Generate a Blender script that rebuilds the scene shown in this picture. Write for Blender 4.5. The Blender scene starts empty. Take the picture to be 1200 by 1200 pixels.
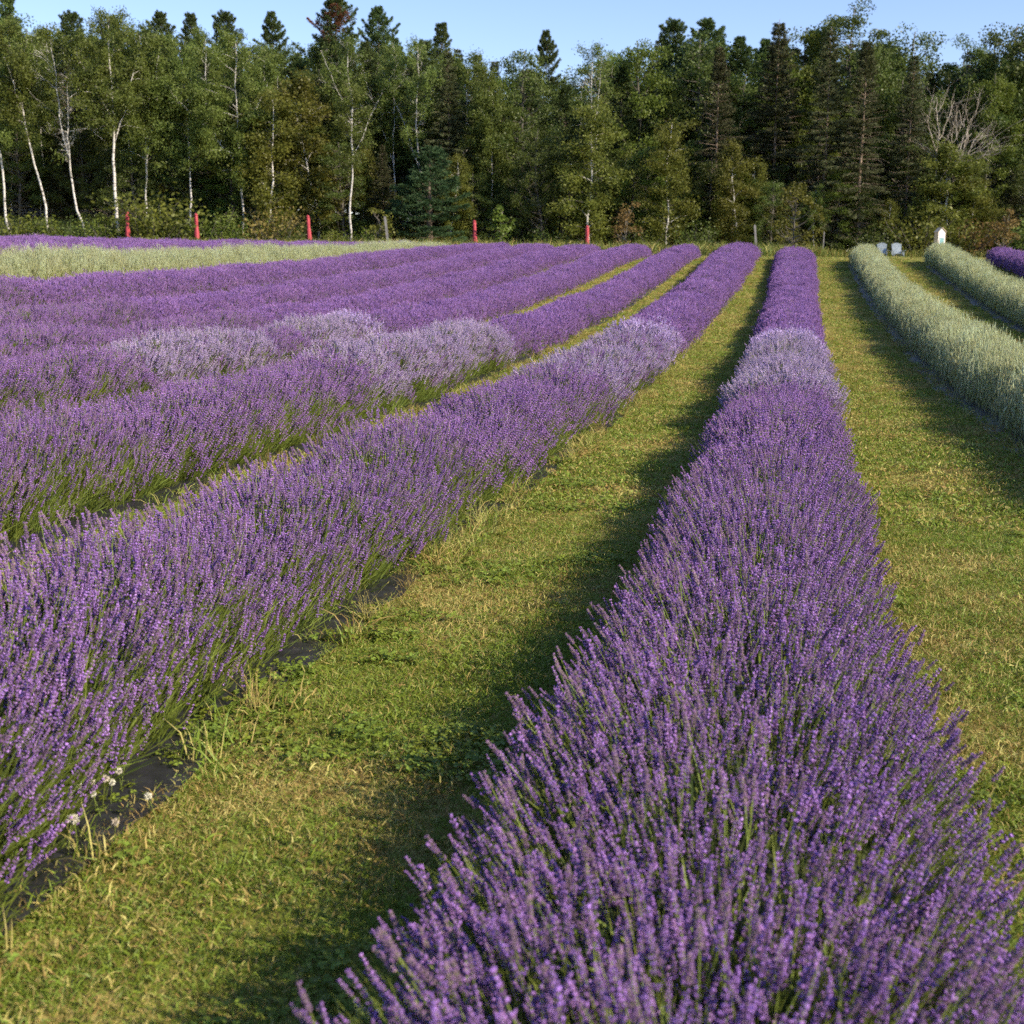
import bpy, math, random
import numpy as np
from mathutils import Vector, Matrix, Euler

# ------------------------------------------------------------------ camera, sky, sun, exposure
S = bpy.context.scene
PX = 1200.0
FOC = 1500.0                                  # focal length in photo pixels
PITCH = math.atan(300 / FOC)                  # looking slightly down
YAW = math.atan(335 / FOC * math.cos(PITCH))  # rows run along +Y, the camera looks left of them
EYE = 1.8
cd = bpy.data.cameras.new("camera"); cam = bpy.data.objects.new("camera", cd)
S.collection.objects.link(cam); S.camera = cam
cd.sensor_width = 36; cd.lens = FOC / PX * 36
cd.clip_start = 0.05; cd.clip_end = 3000
cam.location = (0, 0, EYE)
cam.rotation_euler = (math.pi / 2 - PITCH, 0, YAW)
cd.dof.use_dof = True; cd.dof.focus_distance = 8.5; cd.dof.aperture_fstop = 4.2

SUN_EL = math.radians(31)
SUN_AZ = math.radians(110)       # clockwise from +Y (the row direction): from the right, a little behind
W = bpy.data.worlds.new("World"); S.world = W; W.use_nodes = True
wn = W.node_tree.nodes; wl = W.node_tree.links
sky = wn.new("ShaderNodeTexSky"); sky.sky_type = 'NISHITA'; sky.sun_disc = False
sky.sun_elevation = SUN_EL; sky.sun_rotation = SUN_AZ
sky.air_density = 1.0; sky.dust_density = 0.05; sky.ozone_density = 2.6; sky.altitude = 200
wn["Background"].inputs[1].default_value = 0.125
tint = wn.new("ShaderNodeMix"); tint.data_type = 'RGBA'; tint.blend_type = 'MULTIPLY'; tint.inputs[0].default_value = 1.0
tint.inputs[7].default_value = (1.0, 0.95, 1.10, 1)      # the camera's cool white balance
wl.new(sky.outputs[0], tint.inputs[6]); wl.new(tint.outputs[2], wn["Background"].inputs[0])
sd = bpy.data.lights.new("sun", 'SUN'); so = bpy.data.objects.new("sun", sd); S.collection.objects.link(so)
sd.energy = 5.0; sd.angle = math.radians(0.53); sd.color = (1.0, 0.87, 0.70)
to_sun = Vector((math.sin(SUN_AZ) * math.cos(SUN_EL), math.cos(SUN_AZ) * math.cos(SUN_EL), math.sin(SUN_EL)))
so.rotation_euler = to_sun.to_track_quat('Z', 'Y').to_euler(); so.location = (20, -10, 30)
S.view_settings.view_transform = 'Standard'; S.view_settings.look = 'None'
S.view_settings.exposure = 0.6; S.view_settings.gamma = 1.0
S.cycles.max_bounces = 4; S.cycles.diffuse_bounces = 2; S.cycles.transparent_max_bounces = 4
S.cycles.caustics_reflective = False; S.cycles.caustics_refractive = False
S.cycles.use_denoising = False
S.cycles.use_adaptive_sampling = True; S.cycles.adaptive_threshold = 0.04

rng = np.random.default_rng(7)
random.seed(7)
COL = S.collection

# ------------------------------------------------------------------ camera maths (pixel -> direction)
_f = np.array([-math.sin(YAW) * math.cos(PITCH), math.cos(YAW) * math.cos(PITCH), -math.sin(PITCH)])
_r = np.array([math.cos(YAW), math.sin(YAW), 0.0]); _u = np.cross(_r, _f)
def ray(u, v): return _f + _r * (u - 600) / FOC - _u * (v - 600) / FOC
def y_on_row(u, v, x):                        # where the sight line through a pixel crosses the row at x
    d = ray(u, v); return x / d[0] * d[1]
def spot(u, dist):                            # ground point in a pixel column at a distance along the view axis
    d = ray(u, 300); h = math.hypot(_f[0], _f[1]); t = dist / (d[0] * _f[0] / h + d[1] * _f[1] / h)
    x, y = d[0] * t, d[1] * t
    return x, y, ground_h(x, y)
def top_height(u, v, dist):                   # height of the sight line there
    d = ray(u, v); h = math.hypot(_f[0], _f[1]); t = dist / (d[0] * _f[0] / h + d[1] * _f[1] / h)
    return EYE + d[2] * t

# ------------------------------------------------------------------ noise and terrain
_lat = rng.random((256, 256))
def vnoise(x, y, s=1.0, o=0.0):
    x = np.asarray(x, float) / s + 100.3 + o * 17.1; y = np.asarray(y, float) / s + 57.7 + o * 9.3
    xi = np.floor(x).astype(int); yi = np.floor(y).astype(int); fx = x - xi; fy = y - yi
    fx = fx * fx * (3 - 2 * fx); fy = fy * fy * (3 - 2 * fy)
    a = _lat[xi & 255, yi & 255]; b = _lat[(xi + 1) & 255, yi & 255]
    c = _lat[xi & 255, (yi + 1) & 255]; d = _lat[(xi + 1) & 255, (yi + 1) & 255]
    return (a * (1 - fx) + b * fx) * (1 - fy) + (c * (1 - fx) + d * fx) * fy
def sstep(a, b, x):
    t = np.clip((np.asarray(x, float) - a) / (b - a), 0, 1); return t * t * (3 - 2 * t)
_ps = [-400, 0, 6, 12, 17, 21, 26, 31, 36, 42, 50, 58, 64, 70, 78, 92, 130, 500]
_ph = [0, 0, -0.01, -0.07, -0.16, -0.19, -0.13, 0.0, 0.14, 0.36, 0.80, 1.30, 1.60, 1.74, 1.76, 1.72, 1.7, 1.7]
_sx = np.arange(-400, 500, 1.0)
_sh = np.interp(_sx, _ps, _ph); _sh = np.convolve(np.pad(_sh, 3, mode='edge'), np.ones(7) / 7, 'valid')
def ground_h(x, y):
    x = np.asarray(x, float); y = np.asarray(y, float)
    s = np.clip(y - 1.35 * np.clip(x, -2.7, 0) + .5 * np.clip(x, 0, 8) * sstep(30, 50, y), -390, 480)
    h = np.interp(s, _sx, _sh)
    c = np.interp(-x, [0, 4, 6, 8, 10.6, 13.2, 15.8, 18.5, 22, 26, 32, 45], [0, .0, .03, .12, .17, .30, .70, 1.25, 1.6, 1.8, 2.0, 2.1]) * sstep(-6, 6, y)
    h = 1.8 - (1.8 - h) * (1.8 - c) / 1.8
    h = h + 0.010 * np.clip(-x, 0, 70) * sstep(62, 78, y)
    h = h - (0.08 + 0.012 * np.clip(x + 2, 0, 40)) * sstep(-8, 0, x) * sstep(66, 80, y)
    # dirt bank behind the birches on the left
    dist = -x * math.sin(YAW) + y * math.cos(YAW)
    h = h + (2.2 * sstep(90, 94.5, dist) + .75 * sstep(95, 99, dist)) * sstep(-18, -36, x)
    h = h + 0.03 * (vnoise(x, y, 2.3) - 0.5) * sstep(0, 8, np.abs(x) + y)
    return h if h.ndim else float(h)

# ------------------------------------------------------------------ mesh helpers
def np_mesh(name, verts, polys, mats=(), midx=None, smooth=False):
    """polys: list of index arrays (N,k), k constant in each."""
    me = bpy.data.meshes.new(name)
    verts = np.asarray(verts, np.float32)
    me.vertices.add(len(verts)); me.vertices.foreach_set("co", verts.ravel())
    ps = [np.asarray(p, np.int32) for p in polys if len(p)]
    if ps:
        loops = np.concatenate([p.ravel() for p in ps]); tot = np.concatenate([np.full(len(p), p.shape[1], np.int32) for p in ps])
        st = np.concatenate([[0], np.cumsum(tot)[:-1]]).astype(np.int32)
        me.loops.add(len(loops)); me.loops.foreach_set("vertex_index", loops)
        me.polygons.add(len(tot)); me.polygons.foreach_set("loop_start", st)
        if midx is not None: me.polygons.foreach_set("material_index", np.asarray(midx, np.int32))
        me.polygons.foreach_set("use_smooth", np.full(len(tot), smooth))
    for m in mats: me.materials.append(m)
    me.update(calc_edges=True)
    return me
def link(name, me, parent=None, loc=None, rot=None, scale=None):
    o = bpy.data.objects.new(name, me); COL.objects.link(o)
    if parent is not None: o.parent = parent
    if loc is not None: o.location = loc
    if rot is not None: o.rotation_euler = rot
    if scale is not None: o.scale = scale
    return o
def tag(o, label=None, cat=None, group=None, kind=None):
    if label: o["label"] = label
    if cat: o["category"] = cat
    if group: o["group"] = group
    if kind: o["kind"] = kind
    return o
def thing(name, label, cat, loc=(0, 0, 0), rotz=0.0, group=None, scale=None):
    o = bpy.data.objects.new(name, None); COL.objects.link(o); o.empty_display_size = 0.2
    o.location = loc; o.rotation_euler = (0, 0, rotz)
    if scale is not None: o.scale = scale
    return tag(o, label, cat, group)
class MB:
    """collects tubes, boxes, lathes and leaf faces, then becomes one mesh"""
    def __init__(s): s.v = []; s.t = []; s.q = []; s.tm = []; s.qm = []; s.n = 0
    def add(s, v, tris=None, quads=None, m=0):
        v = np.asarray(v, float).reshape(-1, 3); s.v.append(v)
        if tris is not None and len(tris):
            s.t.append(np.asarray(tris) + s.n); s.tm.append(np.full(len(tris), m))
        if quads is not None and len(quads):
            s.q.append(np.asarray(quads) + s.n); s.qm.append(np.full(len(quads), m))
        s.n += len(v)
    def tube(s, pts, rad, k=5, m=0, cap=True):
        pts = np.asarray(pts, float); n = len(pts); rad = np.broadcast_to(np.asarray(rad, float), (n,))
        t = np.gradient(pts, axis=0); t /= np.linalg.norm(t, axis=1)[:, None] + 1e-9
        ref = np.array([0, 0, 1.0]) if abs(t[:, 2]).mean() < 0.8 else np.array([1.0, 0, 0])
        a = np.cross(t, ref); a /= np.linalg.norm(a, axis=1)[:, None] + 1e-9; b = np.cross(t, a)
        th = np.arange(k) * 2 * math.pi / k
        ring = pts[:, None, :] + rad[:, None, None] * (a[:, None, :] * np.cos(th)[None, :, None] + b[:, None, :] * np.sin(th)[None, :, None])
        i = np.arange(n - 1)[:, None] * k; j = np.arange(k)[None, :]; j2 = (j + 1) % k
        q = np.stack([i + j, i + j2, i + k + j2, i + k + j], -1).reshape(-1, 4)
        v = ring.reshape(-1, 3); tris = []
        if cap:
            v = np.vstack([v, pts[0], pts[-1]]); c0, c1 = n * k, n * k + 1
            for jj in range(k):
                tris.append((c0, (jj + 1) % k, jj)); tris.append((c1, (n - 1) * k + jj, (n - 1) * k + (jj + 1) % k))
        s.add(v, tris, q, m)
    def box(s, c, d, rot=None, m=0, bev=0.0):
        c = np.asarray(c, float); d = np.asarray(d, float) / 2
        if bev <= 0:
            v = np.array([[x, y, z] for x in (-1, 1) for y in (-1, 1) for z in (-1, 1)], float) * d
            q = [(0, 1, 3, 2), (4, 6, 7, 5), (0, 4, 5, 1), (2, 3, 7, 6), (0, 2, 6, 4), (1, 5, 7, 3)]
            t = []
        else:
            v = []; 
            for x in (-1, 1):
                for y in (-1, 1):
                    for z in (-1, 1):
                        for ax in range(3):
                            p = np.array([x, y, z]) * (d - bev); p[ax] = (x, y, z)[ax] * d[ax]; v.append(p)
            v = np.array(v); idx = lambda x, y, z, a: ((x * 2 + y) * 2 + z) * 3 + a
            q = []; t = []
            for a in range(3):
                o1, o2 = [b for b in range(3) if b != a]
                for sgn in (0, 1):
                    cs = []
                    for (p1, p2) in ((0, 0), (1, 0), (1, 1), (0, 1)):
                        k = [0, 0, 0]; k[a] = sgn; k[o1] = p1; k[o2] = p2; cs.append(idx(*k, a))
                    q.append(cs)
                for p1 in (0, 1):
                    for p2 in (0, 1):
                        k0 = [0, 0, 0]; k0[o1] = p1; k0[o2] = p2; k1 = list(k0); k1[a] = 1
                        q.append((idx(*k0, o1), idx(*k1, o1), idx(*k1, o2), idx(*k0, o2)))
            for x in (0, 1):
                for y in (0, 1):
                    for z in (0, 1): t.append(tuple(idx(x, y, z, a) for a in range(3)))
        if rot is not None: v = v @ np.array(Euler(rot).to_matrix()).T
        s.add(v + c, t, q, m)
    def build(s, name, mats, smooth=False):
        if not isinstance(mats, (list, tuple)): mats = [mats]
        v = np.concatenate(s.v); polys = []; mi = []
        if s.t: polys.append(np.concatenate(s.t)); mi.append(np.concatenate(s.tm))
        if s.q: polys.append(np.concatenate(s.q)); mi.append(np.concatenate(s.qm))
        return np_mesh(name, v, polys, mats, np.concatenate(mi), smooth)

def unit(v): v = np.asarray(v, float); return v / (np.linalg.norm(v, axis=-1, keepdims=True) + 1e-9)
def leaf_quads(mb, pos, size, m=0, r=rng, aspect=0.55, nrm=None, spread=1.0, along=None):
    """diamond leaves: pos (N,3), size (N,)"""
    n = len(pos); size = np.broadcast_to(np.asarray(size, float), (n,))[:, None]
    a = unit(r.normal(size=(n, 3))) if along is None else unit(np.asarray(along) + r.normal(size=(n, 3)) * spread)
    b = unit(np.cross(a, r.normal(size=(n, 3)))) if nrm is None else unit(np.cross(a, np.asarray(nrm) + r.normal(size=(n, 3)) * 0.6))
    v = np.stack([pos - a * size * .5, pos + b * size * .5 * aspect, pos + a * size * .5, pos - b * size * .5 * aspect], 1).reshape(-1, 3)
    mb.add(v, None, np.arange(n * 4).reshape(-1, 4), m)

# ------------------------------------------------------------------ materials
def nodes(name):
    m = bpy.data.materials.new(name); m.use_nodes = True; nt = m.node_tree; nt.nodes.clear()
    return m, nt.nodes, nt.links
def ramp(nd, ln, fac, cols, lo=0.0, hi=1.0):
    r = nd.new("ShaderNodeValToRGB"); e = r.color_ramp.elements
    while len(e) < len(cols): e.new(0.5)
    for i, c in enumerate(cols):
        e[i].position = lo + (hi - lo) * i / (len(cols) - 1); e[i].color = (*c, 1)
    ln.new(fac, r.inputs[0]); return r.outputs[0]
def leafmat(name, cols, trans=0.35, scale=0.8, rough=0.55, spec=0.25, obj_rand=0.5, tcol=None, hue=0.03):
    """leaf: diffuse + translucent; colour varies by clump and by plant"""
    m, nd, ln = nodes(name)
    geo = nd.new("ShaderNodeNewGeometry"); oi = nd.new("ShaderNodeObjectInfo")
    nz = nd.new("ShaderNodeTexNoise"); nz.inputs["Scale"].default_value = scale; nz.inputs["Detail"].default_value = 3
    nz.noise_dimensions = '3D'; ln.new(geo.outputs["Position"], nz.inputs["Vector"])
    mx = nd.new("ShaderNodeMix"); mx.data_type = 'FLOAT'; mx.inputs[0].default_value = obj_rand
    ln.new(nz.outputs["Fac"], mx.inputs[2]); ln.new(oi.outputs["Random"], mx.inputs[3])
    c = ramp(nd, ln, mx.outputs[0], cols, 0.2, 0.8)
    isl = nd.new("ShaderNodeMapRange"); ln.new(geo.outputs["Random Per Island"], isl.inputs[0])
    isl.inputs[3].default_value = 0.72; isl.inputs[4].default_value = 1.28
    hs = nd.new("ShaderNodeHueSaturation"); ln.new(c, hs.inputs["Color"]); ln.new(isl.outputs[0], hs.inputs["Value"])
    hr = nd.new("ShaderNodeMapRange"); ln.new(oi.outputs["Random"], hr.inputs[0])
    hr.inputs[3].default_value = 0.5 - hue; hr.inputs[4].default_value = 0.5 + hue; ln.new(hr.outputs[0], hs.inputs["Hue"])
    p = nd.new("ShaderNodeBsdfPrincipled"); p.inputs["Roughness"].default_value = rough
    p.inputs["Specular IOR Level"].default_value = spec; ln.new(hs.outputs[0], p.inputs["Base Color"])
    t = nd.new("ShaderNodeBsdfTranslucent"); ln.new(hs.outputs[0], t.inputs["Color"])
    if tcol:
        g = nd.new("ShaderNodeMix"); g.data_type = 'RGBA'; g.blend_type = 'MULTIPLY'; g.inputs[0].default_value = 1
        ln.new(hs.outputs[0], g.inputs[6]); g.inputs[7].default_value = (*tcol, 1); ln.new(g.outputs[2], t.inputs["Color"])
    ms = nd.new("ShaderNodeMixShader"); ms.inputs[0].default_value = trans
    ln.new(p.outputs[0], ms.inputs[1]); ln.new(t.outputs[0], ms.inputs[2])
    o = nd.new("ShaderNodeOutputMaterial"); ln.new(ms.outputs[0], o.inputs[0])
    return m
def solid(name, cols, scale=6.0, rough=0.7, stretch=(1, 1, 1), spec=0.3, bump=0.0, detail=6, lo=0.3, hi=0.7, coord="Object", metal=0):
    m, nd, ln = nodes(name)
    tc = nd.new("ShaderNodeTexCoord"); mp = nd.new("ShaderNodeMapping"); mp.inputs["Scale"].default_value = stretch
    ln.new(tc.outputs[coord], mp.inputs[0])
    nz = nd.new("ShaderNodeTexNoise"); nz.inputs["Scale"].default_value = scale; nz.inputs["Detail"].default_value = detail
    ln.new(mp.outputs[0], nz.inputs["Vector"])
    c = ramp(nd, ln, nz.outputs["Fac"], cols, lo, hi)
    p = nd.new("ShaderNodeBsdfPrincipled"); ln.new(c, p.inputs["Base Color"]); p.inputs["Roughness"].default_value = rough
    p.inputs["Specular IOR Level"].default_value = spec; p.inputs["Metallic"].default_value = metal
    if bump:
        b = nd.new("ShaderNodeBump"); b.inputs["Strength"].default_value = bump; ln.new(nz.outputs["Fac"], b.inputs["Height"]); ln.new(b.outputs[0], p.inputs["Normal"])
    o = nd.new("ShaderNodeOutputMaterial"); ln.new(p.outputs[0], o.inputs[0])
    return m

M = {}
# lavender
M['petal'] = leafmat('petal', [(.39, .19, .60), (.50, .265, .73), (.60, .36, .82)], .25, 30, .6, .2, .5, hue=.012)
M['calyx'] = leafmat('calyx', [(.175, .09, .22), (.24, .125, .30), (.31, .175, .37)], .15, 30, .7, .15, .5, hue=.012)
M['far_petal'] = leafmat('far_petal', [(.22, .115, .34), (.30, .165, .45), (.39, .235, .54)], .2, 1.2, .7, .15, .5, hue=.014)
M['pale_petal'] = leafmat('pale_petal', [(.47, .32, .63), (.57, .43, .74), (.67, .54, .83)], .25, 20, .7, .15, .5, hue=.012)
M['pale_calyx'] = leafmat('pale_calyx', [(.30, .21, .35), (.38, .29, .43), (.46, .38, .48)], .15, 20, .7, .15, .5)
M['stem'] = leafmat('stem', [(.12, .18, .03), (.20, .26, .045), (.29, .32, .075)], .2, 4, .6, .2, .5)
M['leaf_green'] = leafmat('leaf_green', [(.045, .075, .018), (.08, .12, .03), (.13, .16, .05)], .2, 3, .6, .2, .4)
M['green_bud'] = leafmat('green_bud', [(.50, .54, .30), (.60, .63, .39), (.70, .72, .51)], .55, 1.5, .6, .2, .5)
M['green_stem'] = leafmat('green_stem', [(.30, .36, .10), (.41, .45, .16), (.52, .53, .23)], .55, 2, .6, .2, .5)
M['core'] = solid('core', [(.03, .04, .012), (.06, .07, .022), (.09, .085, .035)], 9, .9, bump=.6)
# grass
M['grass_green'] = leafmat('grass_green', [(.135, .21, .02), (.205, .28, .034), (.29, .345, .055)], .3, 1.2, .5, .3, .5)
M['grass_dry'] = leafmat('grass_dry', [(.32, .255, .07), (.44, .355, .115), (.55, .455, .18)], .25, 1.5, .6, .2, .5)
M['clover'] = leafmat('clover', [(.15, .22, .022), (.21, .28, .034), (.28, .33, .05)], .3, 3, .5, .3, .5)
M['clover_flower'] = leafmat('clover_flower', [(.55, .50, .36), (.68, .64, .50), (.76, .72, .60)], .2, 20, .7, .2, .5)
# trees
M['birch_leaf'] = leafmat('birch_leaf', [(0.080, 0.123, 0.023), (0.138, 0.181, 0.035), (0.217, 0.239, 0.055)], .35, .7, .5, .3, .45)
M['gold_leaf'] = leafmat('gold_leaf', [(.095, .115, .018), (.15, .16, .026), (.21, .20, .038)], .35, .7, .5, .3, .4)
M['broad_leaf'] = leafmat('broad_leaf', [(.058, .088, .018), (.098, .135, .027), (.155, .18, .04)], .32, .6, .45, .35, .45)
M['bright_leaf'] = leafmat('bright_leaf', [(.09, .14, .02), (.14, .195, .03), (.205, .25, .045)], .4, .8, .5, .3, .4)
M['pine_leaf'] = leafmat('pine_leaf', [(.05, .085, .026), (.085, .125, .036), (.13, .17, .05)], .2, .6, .55, .25, .4)
M['spruce_leaf'] = leafmat('spruce_leaf', [(.05, .062, .026), (.085, .095, .038), (.125, .13, .055)], .15, .6, .6, .2, .4)
M['blue_leaf'] = leafmat('blue_leaf', [(.035, .07, .028), (.058, .10, .04), (.09, .135, .055)], .2, .8, .6, .2, .4)
M['brown_leaf'] = leafmat('brown_leaf', [(.15, .11, .035), (.22, .155, .05), (.29, .21, .075)], .3, 1.2, .6, .2, .3)
M['rust_leaf'] = leafmat('rust_leaf', [(.14, .06, .03), (.20, .09, .04), (.25, .13, .06)], .2, 1.2, .6, .2, .3)
M['weed'] = leafmat('weed', [(.09, .13, .02), (.15, .185, .03), (.22, .23, .06)], .3, .5, .55, .25, .4)
def birch_bark():
    m, nd, ln = nodes('birch_bark')
    tc = nd.new("ShaderNodeTexCoord"); mp = nd.new("ShaderNodeMapping"); mp.inputs["Scale"].default_value = (3, 3, 9)
    ln.new(tc.outputs["Object"], mp.inputs[0])
    a = nd.new("ShaderNodeTexNoise"); a.inputs["Scale"].default_value = 1.1; a.inputs["Detail"].default_value = 5; ln.new(mp.outputs[0], a.inputs["Vector"])
    c = ramp(nd, ln, a.outputs["Fac"], [(.10, .085, .07), (.52, .49, .44), (.70, .67, .61), (.62, .59, .53)], .36, .62)
    sx = nd.new("ShaderNodeSeparateXYZ"); ln.new(tc.outputs["Object"], sx.inputs[0])
    mr = nd.new("ShaderNodeMapRange"); mr.inputs[1].default_value = 0.2; mr.inputs[2].default_value = 2.2; ln.new(sx.outputs[2], mr.inputs[0])
    mx = nd.new("ShaderNodeMix"); mx.data_type = 'RGBA'; ln.new(mr.outputs[0], mx.inputs[0]); mx.inputs[6].default_value = (.22, .20, .17, 1); ln.new(c, mx.inputs[7])
    p = nd.new("ShaderNodeBsdfPrincipled"); p.inputs["Roughness"].default_value = .75; ln.new(mx.outputs[2], p.inputs["Base Color"])
    o = nd.new("ShaderNodeOutputMaterial"); ln.new(p.outputs[0], o.inputs[0]); return m
M['birch_bark'] = birch_bark()
M['pine_bark'] = solid('pine_bark', [(.06, .045, .035), (.13, .10, .075), (.20, .16, .12)], 5, .9, (1, 1, .25), bump=.8)
M['spruce_bark'] = solid('spruce_bark', [(.13, .095, .07), (.24, .18, .13), (.34, .27, .20)], 5, .9, (1, 1, .4), bump=.8)
M['grey_bark'] = solid('grey_bark', [(.07, .06, .05), (.14, .125, .10), (.22, .20, .17)], 5, .9, (1, 1, .3), bump=.8)
M['dead_wood'] = solid('dead_wood', [(.20, .165, .13), (.31, .27, .22), (.42, .38, .33)], 4, .85, (1, 1, .3), bump=.5)
# things
M['mat'] = solid('mat', [(.016, .016, .019), (.028, .028, .034), (.06, .06, .065)], 14, .40, spec=.5, bump=.35, lo=.35, hi=.8)
M['red_cloth'] = solid('red_cloth', [(.34, .04, .05), (.46, .065, .08), (.54, .10, .115)], 5, .75, (3, 3, .6), bump=.2)
M['steel'] = solid('steel', [(.35, .34, .33), (.45, .44, .43)], 9, .45, metal=.3)
M['chair_paint'] = solid('chair_paint', [(.22, .27, .30), (.29, .34, .37), (.34, .39, .42)], 7, .5, bump=.05)
M['post_wood'] = solid('post_wood', [(.12, .11, .105), (.20, .19, .18), (.28, .265, .25)], 6, .85, (3, 3, .5), bump=.5)
M['white_paint'] = solid('white_paint', [(.70, .69, .66), (.78, .77, .74), (.82, .81, .79)], 5, .5)
M['trim_wood'] = solid('trim_wood', [(.55, .42, .28), (.66, .52, .36), (.72, .60, .44)], 8, .6, (4, 4, .6))
M['pane'] = solid('pane', [(.10, .26, .28), (.16, .34, .36), (.22, .42, .44)], 3, .12, spec=.6)
M['dirt'] = solid('dirt', [(.20, .16, .115), (.29, .24, .175), (.36, .30, .22)], .9, .95, coord="Generated", bump=.3)

def ground_material():
    m, nd, ln = nodes('mown_ground')
    geo = nd.new("ShaderNodeNewGeometry"); pos = geo.outputs["Position"]
    def nz(scale, det=4, st=(1, 1, 1)):
        mp = nd.new("ShaderNodeMapping"); mp.inputs["Scale"].default_value = st; ln.new(pos, mp.inputs[0])
        n = nd.new("ShaderNodeTexNoise"); n.inputs["Scale"].default_value = scale; n.inputs["Detail"].default_value = det
        ln.new(mp.outputs[0], n.inputs["Vector"]); return n.outputs["Fac"]
    big = nz(.9, 4, (1, 1.6, 1)); fine = nz(26, 3); tiny = nz(90, 2)
    a = nd.new("ShaderNodeMath"); a.operation = 'MULTIPLY_ADD'; a.inputs[1].default_value = .5; ln.new(fine, a.inputs[0]); 
    b = nd.new("ShaderNodeMath"); b.operation = 'MULTIPLY'; b.inputs[1].default_value = .6; ln.new(big, b.inputs[0]); ln.new(b.outputs[0], a.inputs[2])
    c = ramp(nd, ln, a.outputs[0], [(.075, .095, .016), (.17, .185, .032), (.29, .25, .06), (.40, .325, .11)], .34, .72)
    hs = nd.new("ShaderNodeHueSaturation"); ln.new(c, hs.inputs["Color"])
    mr = nd.new("ShaderNodeMapRange"); ln.new(tiny, mr.inputs[0]); mr.inputs[1].default_value = .3; mr.inputs[2].default_value = .7
    mr.inputs[3].default_value = .6; mr.inputs[4].default_value = 1.25; ln.new(mr.outputs[0], hs.inputs["Value"])
    p = nd.new("ShaderNodeBsdfPrincipled"); p.inputs["Roughness"].default_value = .95; p.inputs["Specular IOR Level"].default_value = .1
    ln.new(hs.outputs[0], p.inputs["Base Color"])
    bp = nd.new("ShaderNodeBump"); bp.inputs["Strength"].default_value = .7; bp.inputs["Distance"].default_value = .03
    ln.new(a.outputs[0], bp.inputs["Height"]); ln.new(bp.outputs[0], p.inputs["Normal"])
    o = nd.new("ShaderNodeOutputMaterial"); ln.new(p.outputs[0], o.inputs[0]); return m
M['ground'] = ground_material()

# ------------------------------------------------------------------ ground
def axis(*segs):
    out = []
    for a, b, st in segs: out += list(np.arange(a, b, st))
    return np.array(out + [segs[-1][1]])
gx = axis((-1500, -150, 150), (-150, -60, 5), (-60, -36, 1.0), (-36, 12, .35), (12, 60, 2), (60, 1500, 120))
gy = axis((-600, -30, 60), (-30, -4, 3), (-4, 75, .35), (75, 130, 1.2), (130, 200, 8), (200, 2500, 150))
GX, GY = np.meshgrid(gx, gy, indexing='ij')
gv = np.stack([GX, GY, ground_h(GX, GY)], -1).reshape(-1, 3)
nx, ny = len(gx), len(gy)
ii, jj = np.meshgrid(np.arange(nx - 1), np.arange(ny - 1), indexing='ij'); i0 = (ii * ny + jj).ravel()
ground = link('ground', np_mesh('ground', gv, [np.stack([i0, i0 + ny, i0 + ny + 1, i0 + 1], -1)], [M['ground']], smooth=True))
tag(ground, 'mown grass field ground rising gently to the forest', kind='structure')

# ------------------------------------------------------------------ geometry-node scatter for what nobody could count
LIB = {}
def library(name, meshes):
    c = bpy.data.collections.new(name)
    for i, me in enumerate(meshes):
        o = bpy.data.objects.new("%s_%02d" % (name, i), me); c.objects.link(o)
    ng = bpy.data.node_groups.new(name, 'GeometryNodeTree')
    ng.interface.new_socket('Geometry', in_out='INPUT', socket_type='NodeSocketGeometry')
    ng.interface.new_socket('Geometry', in_out='OUTPUT', socket_type='NodeSocketGeometry')
    nd, ln = ng.nodes, ng.links
    gi = nd.new('NodeGroupInput'); go = nd.new('NodeGroupOutput')
    ci = nd.new('GeometryNodeCollectionInfo'); ci.inputs[0].default_value = c; ci.inputs['Separate Children'].default_value = True; ci.inputs['Reset Children'].default_value = True
    ip = nd.new('GeometryNodeInstanceOnPoints'); ip.inputs['Pick Instance'].default_value = True
    def att(nm, ty):
        n = nd.new('GeometryNodeInputNamedAttribute'); n.data_type = ty; n.inputs[0].default_value = nm; return n.outputs[0]
    er = nd.new('FunctionNodeEulerToRotation'); ln.new(att('rot', 'FLOAT_VECTOR'), er.inputs[0])
    ln.new(gi.outputs[0], ip.inputs['Points']); ln.new(ci.outputs[0], ip.inputs['Instance'])
    ln.new(att('idx', 'INT'), ip.inputs['Instance Index']); ln.new(er.outputs[0], ip.inputs['Rotation']); ln.new(att('scl', 'FLOAT_VECTOR'), ip.inputs['Scale'])
    ln.new(ip.outputs[0], go.inputs[0])
    LIB[name] = (ng, len(meshes))
def scatter(name, lib, pos, rot, scl, parent=None, idx=None):
    ng, k = LIB[lib]; n = len(pos)
    me = np_mesh(name, pos, [])
    scl = np.asarray(scl, float)
    if scl.ndim == 1: scl = np.repeat(scl[:, None], 3, 1)
    a = me.attributes.new('rot', 'FLOAT_VECTOR', 'POINT'); a.data.foreach_set('vector', np.asarray(rot, np.float32).ravel())
    a = me.attributes.new('scl', 'FLOAT_VECTOR', 'POINT'); a.data.foreach_set('vector', scl.astype(np.float32).ravel())
    a = me.attributes.new('idx', 'INT', 'POINT'); a.data.foreach_set('value', (rng.integers(0, k, n) if idx is None else np.asarray(idx)).astype(np.int32))
    o = link(name, me, parent); o["kind"] = "stuff"
    md = o.modifiers.new('scatter', 'NODES'); md.node_group = ng
    return o
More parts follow.
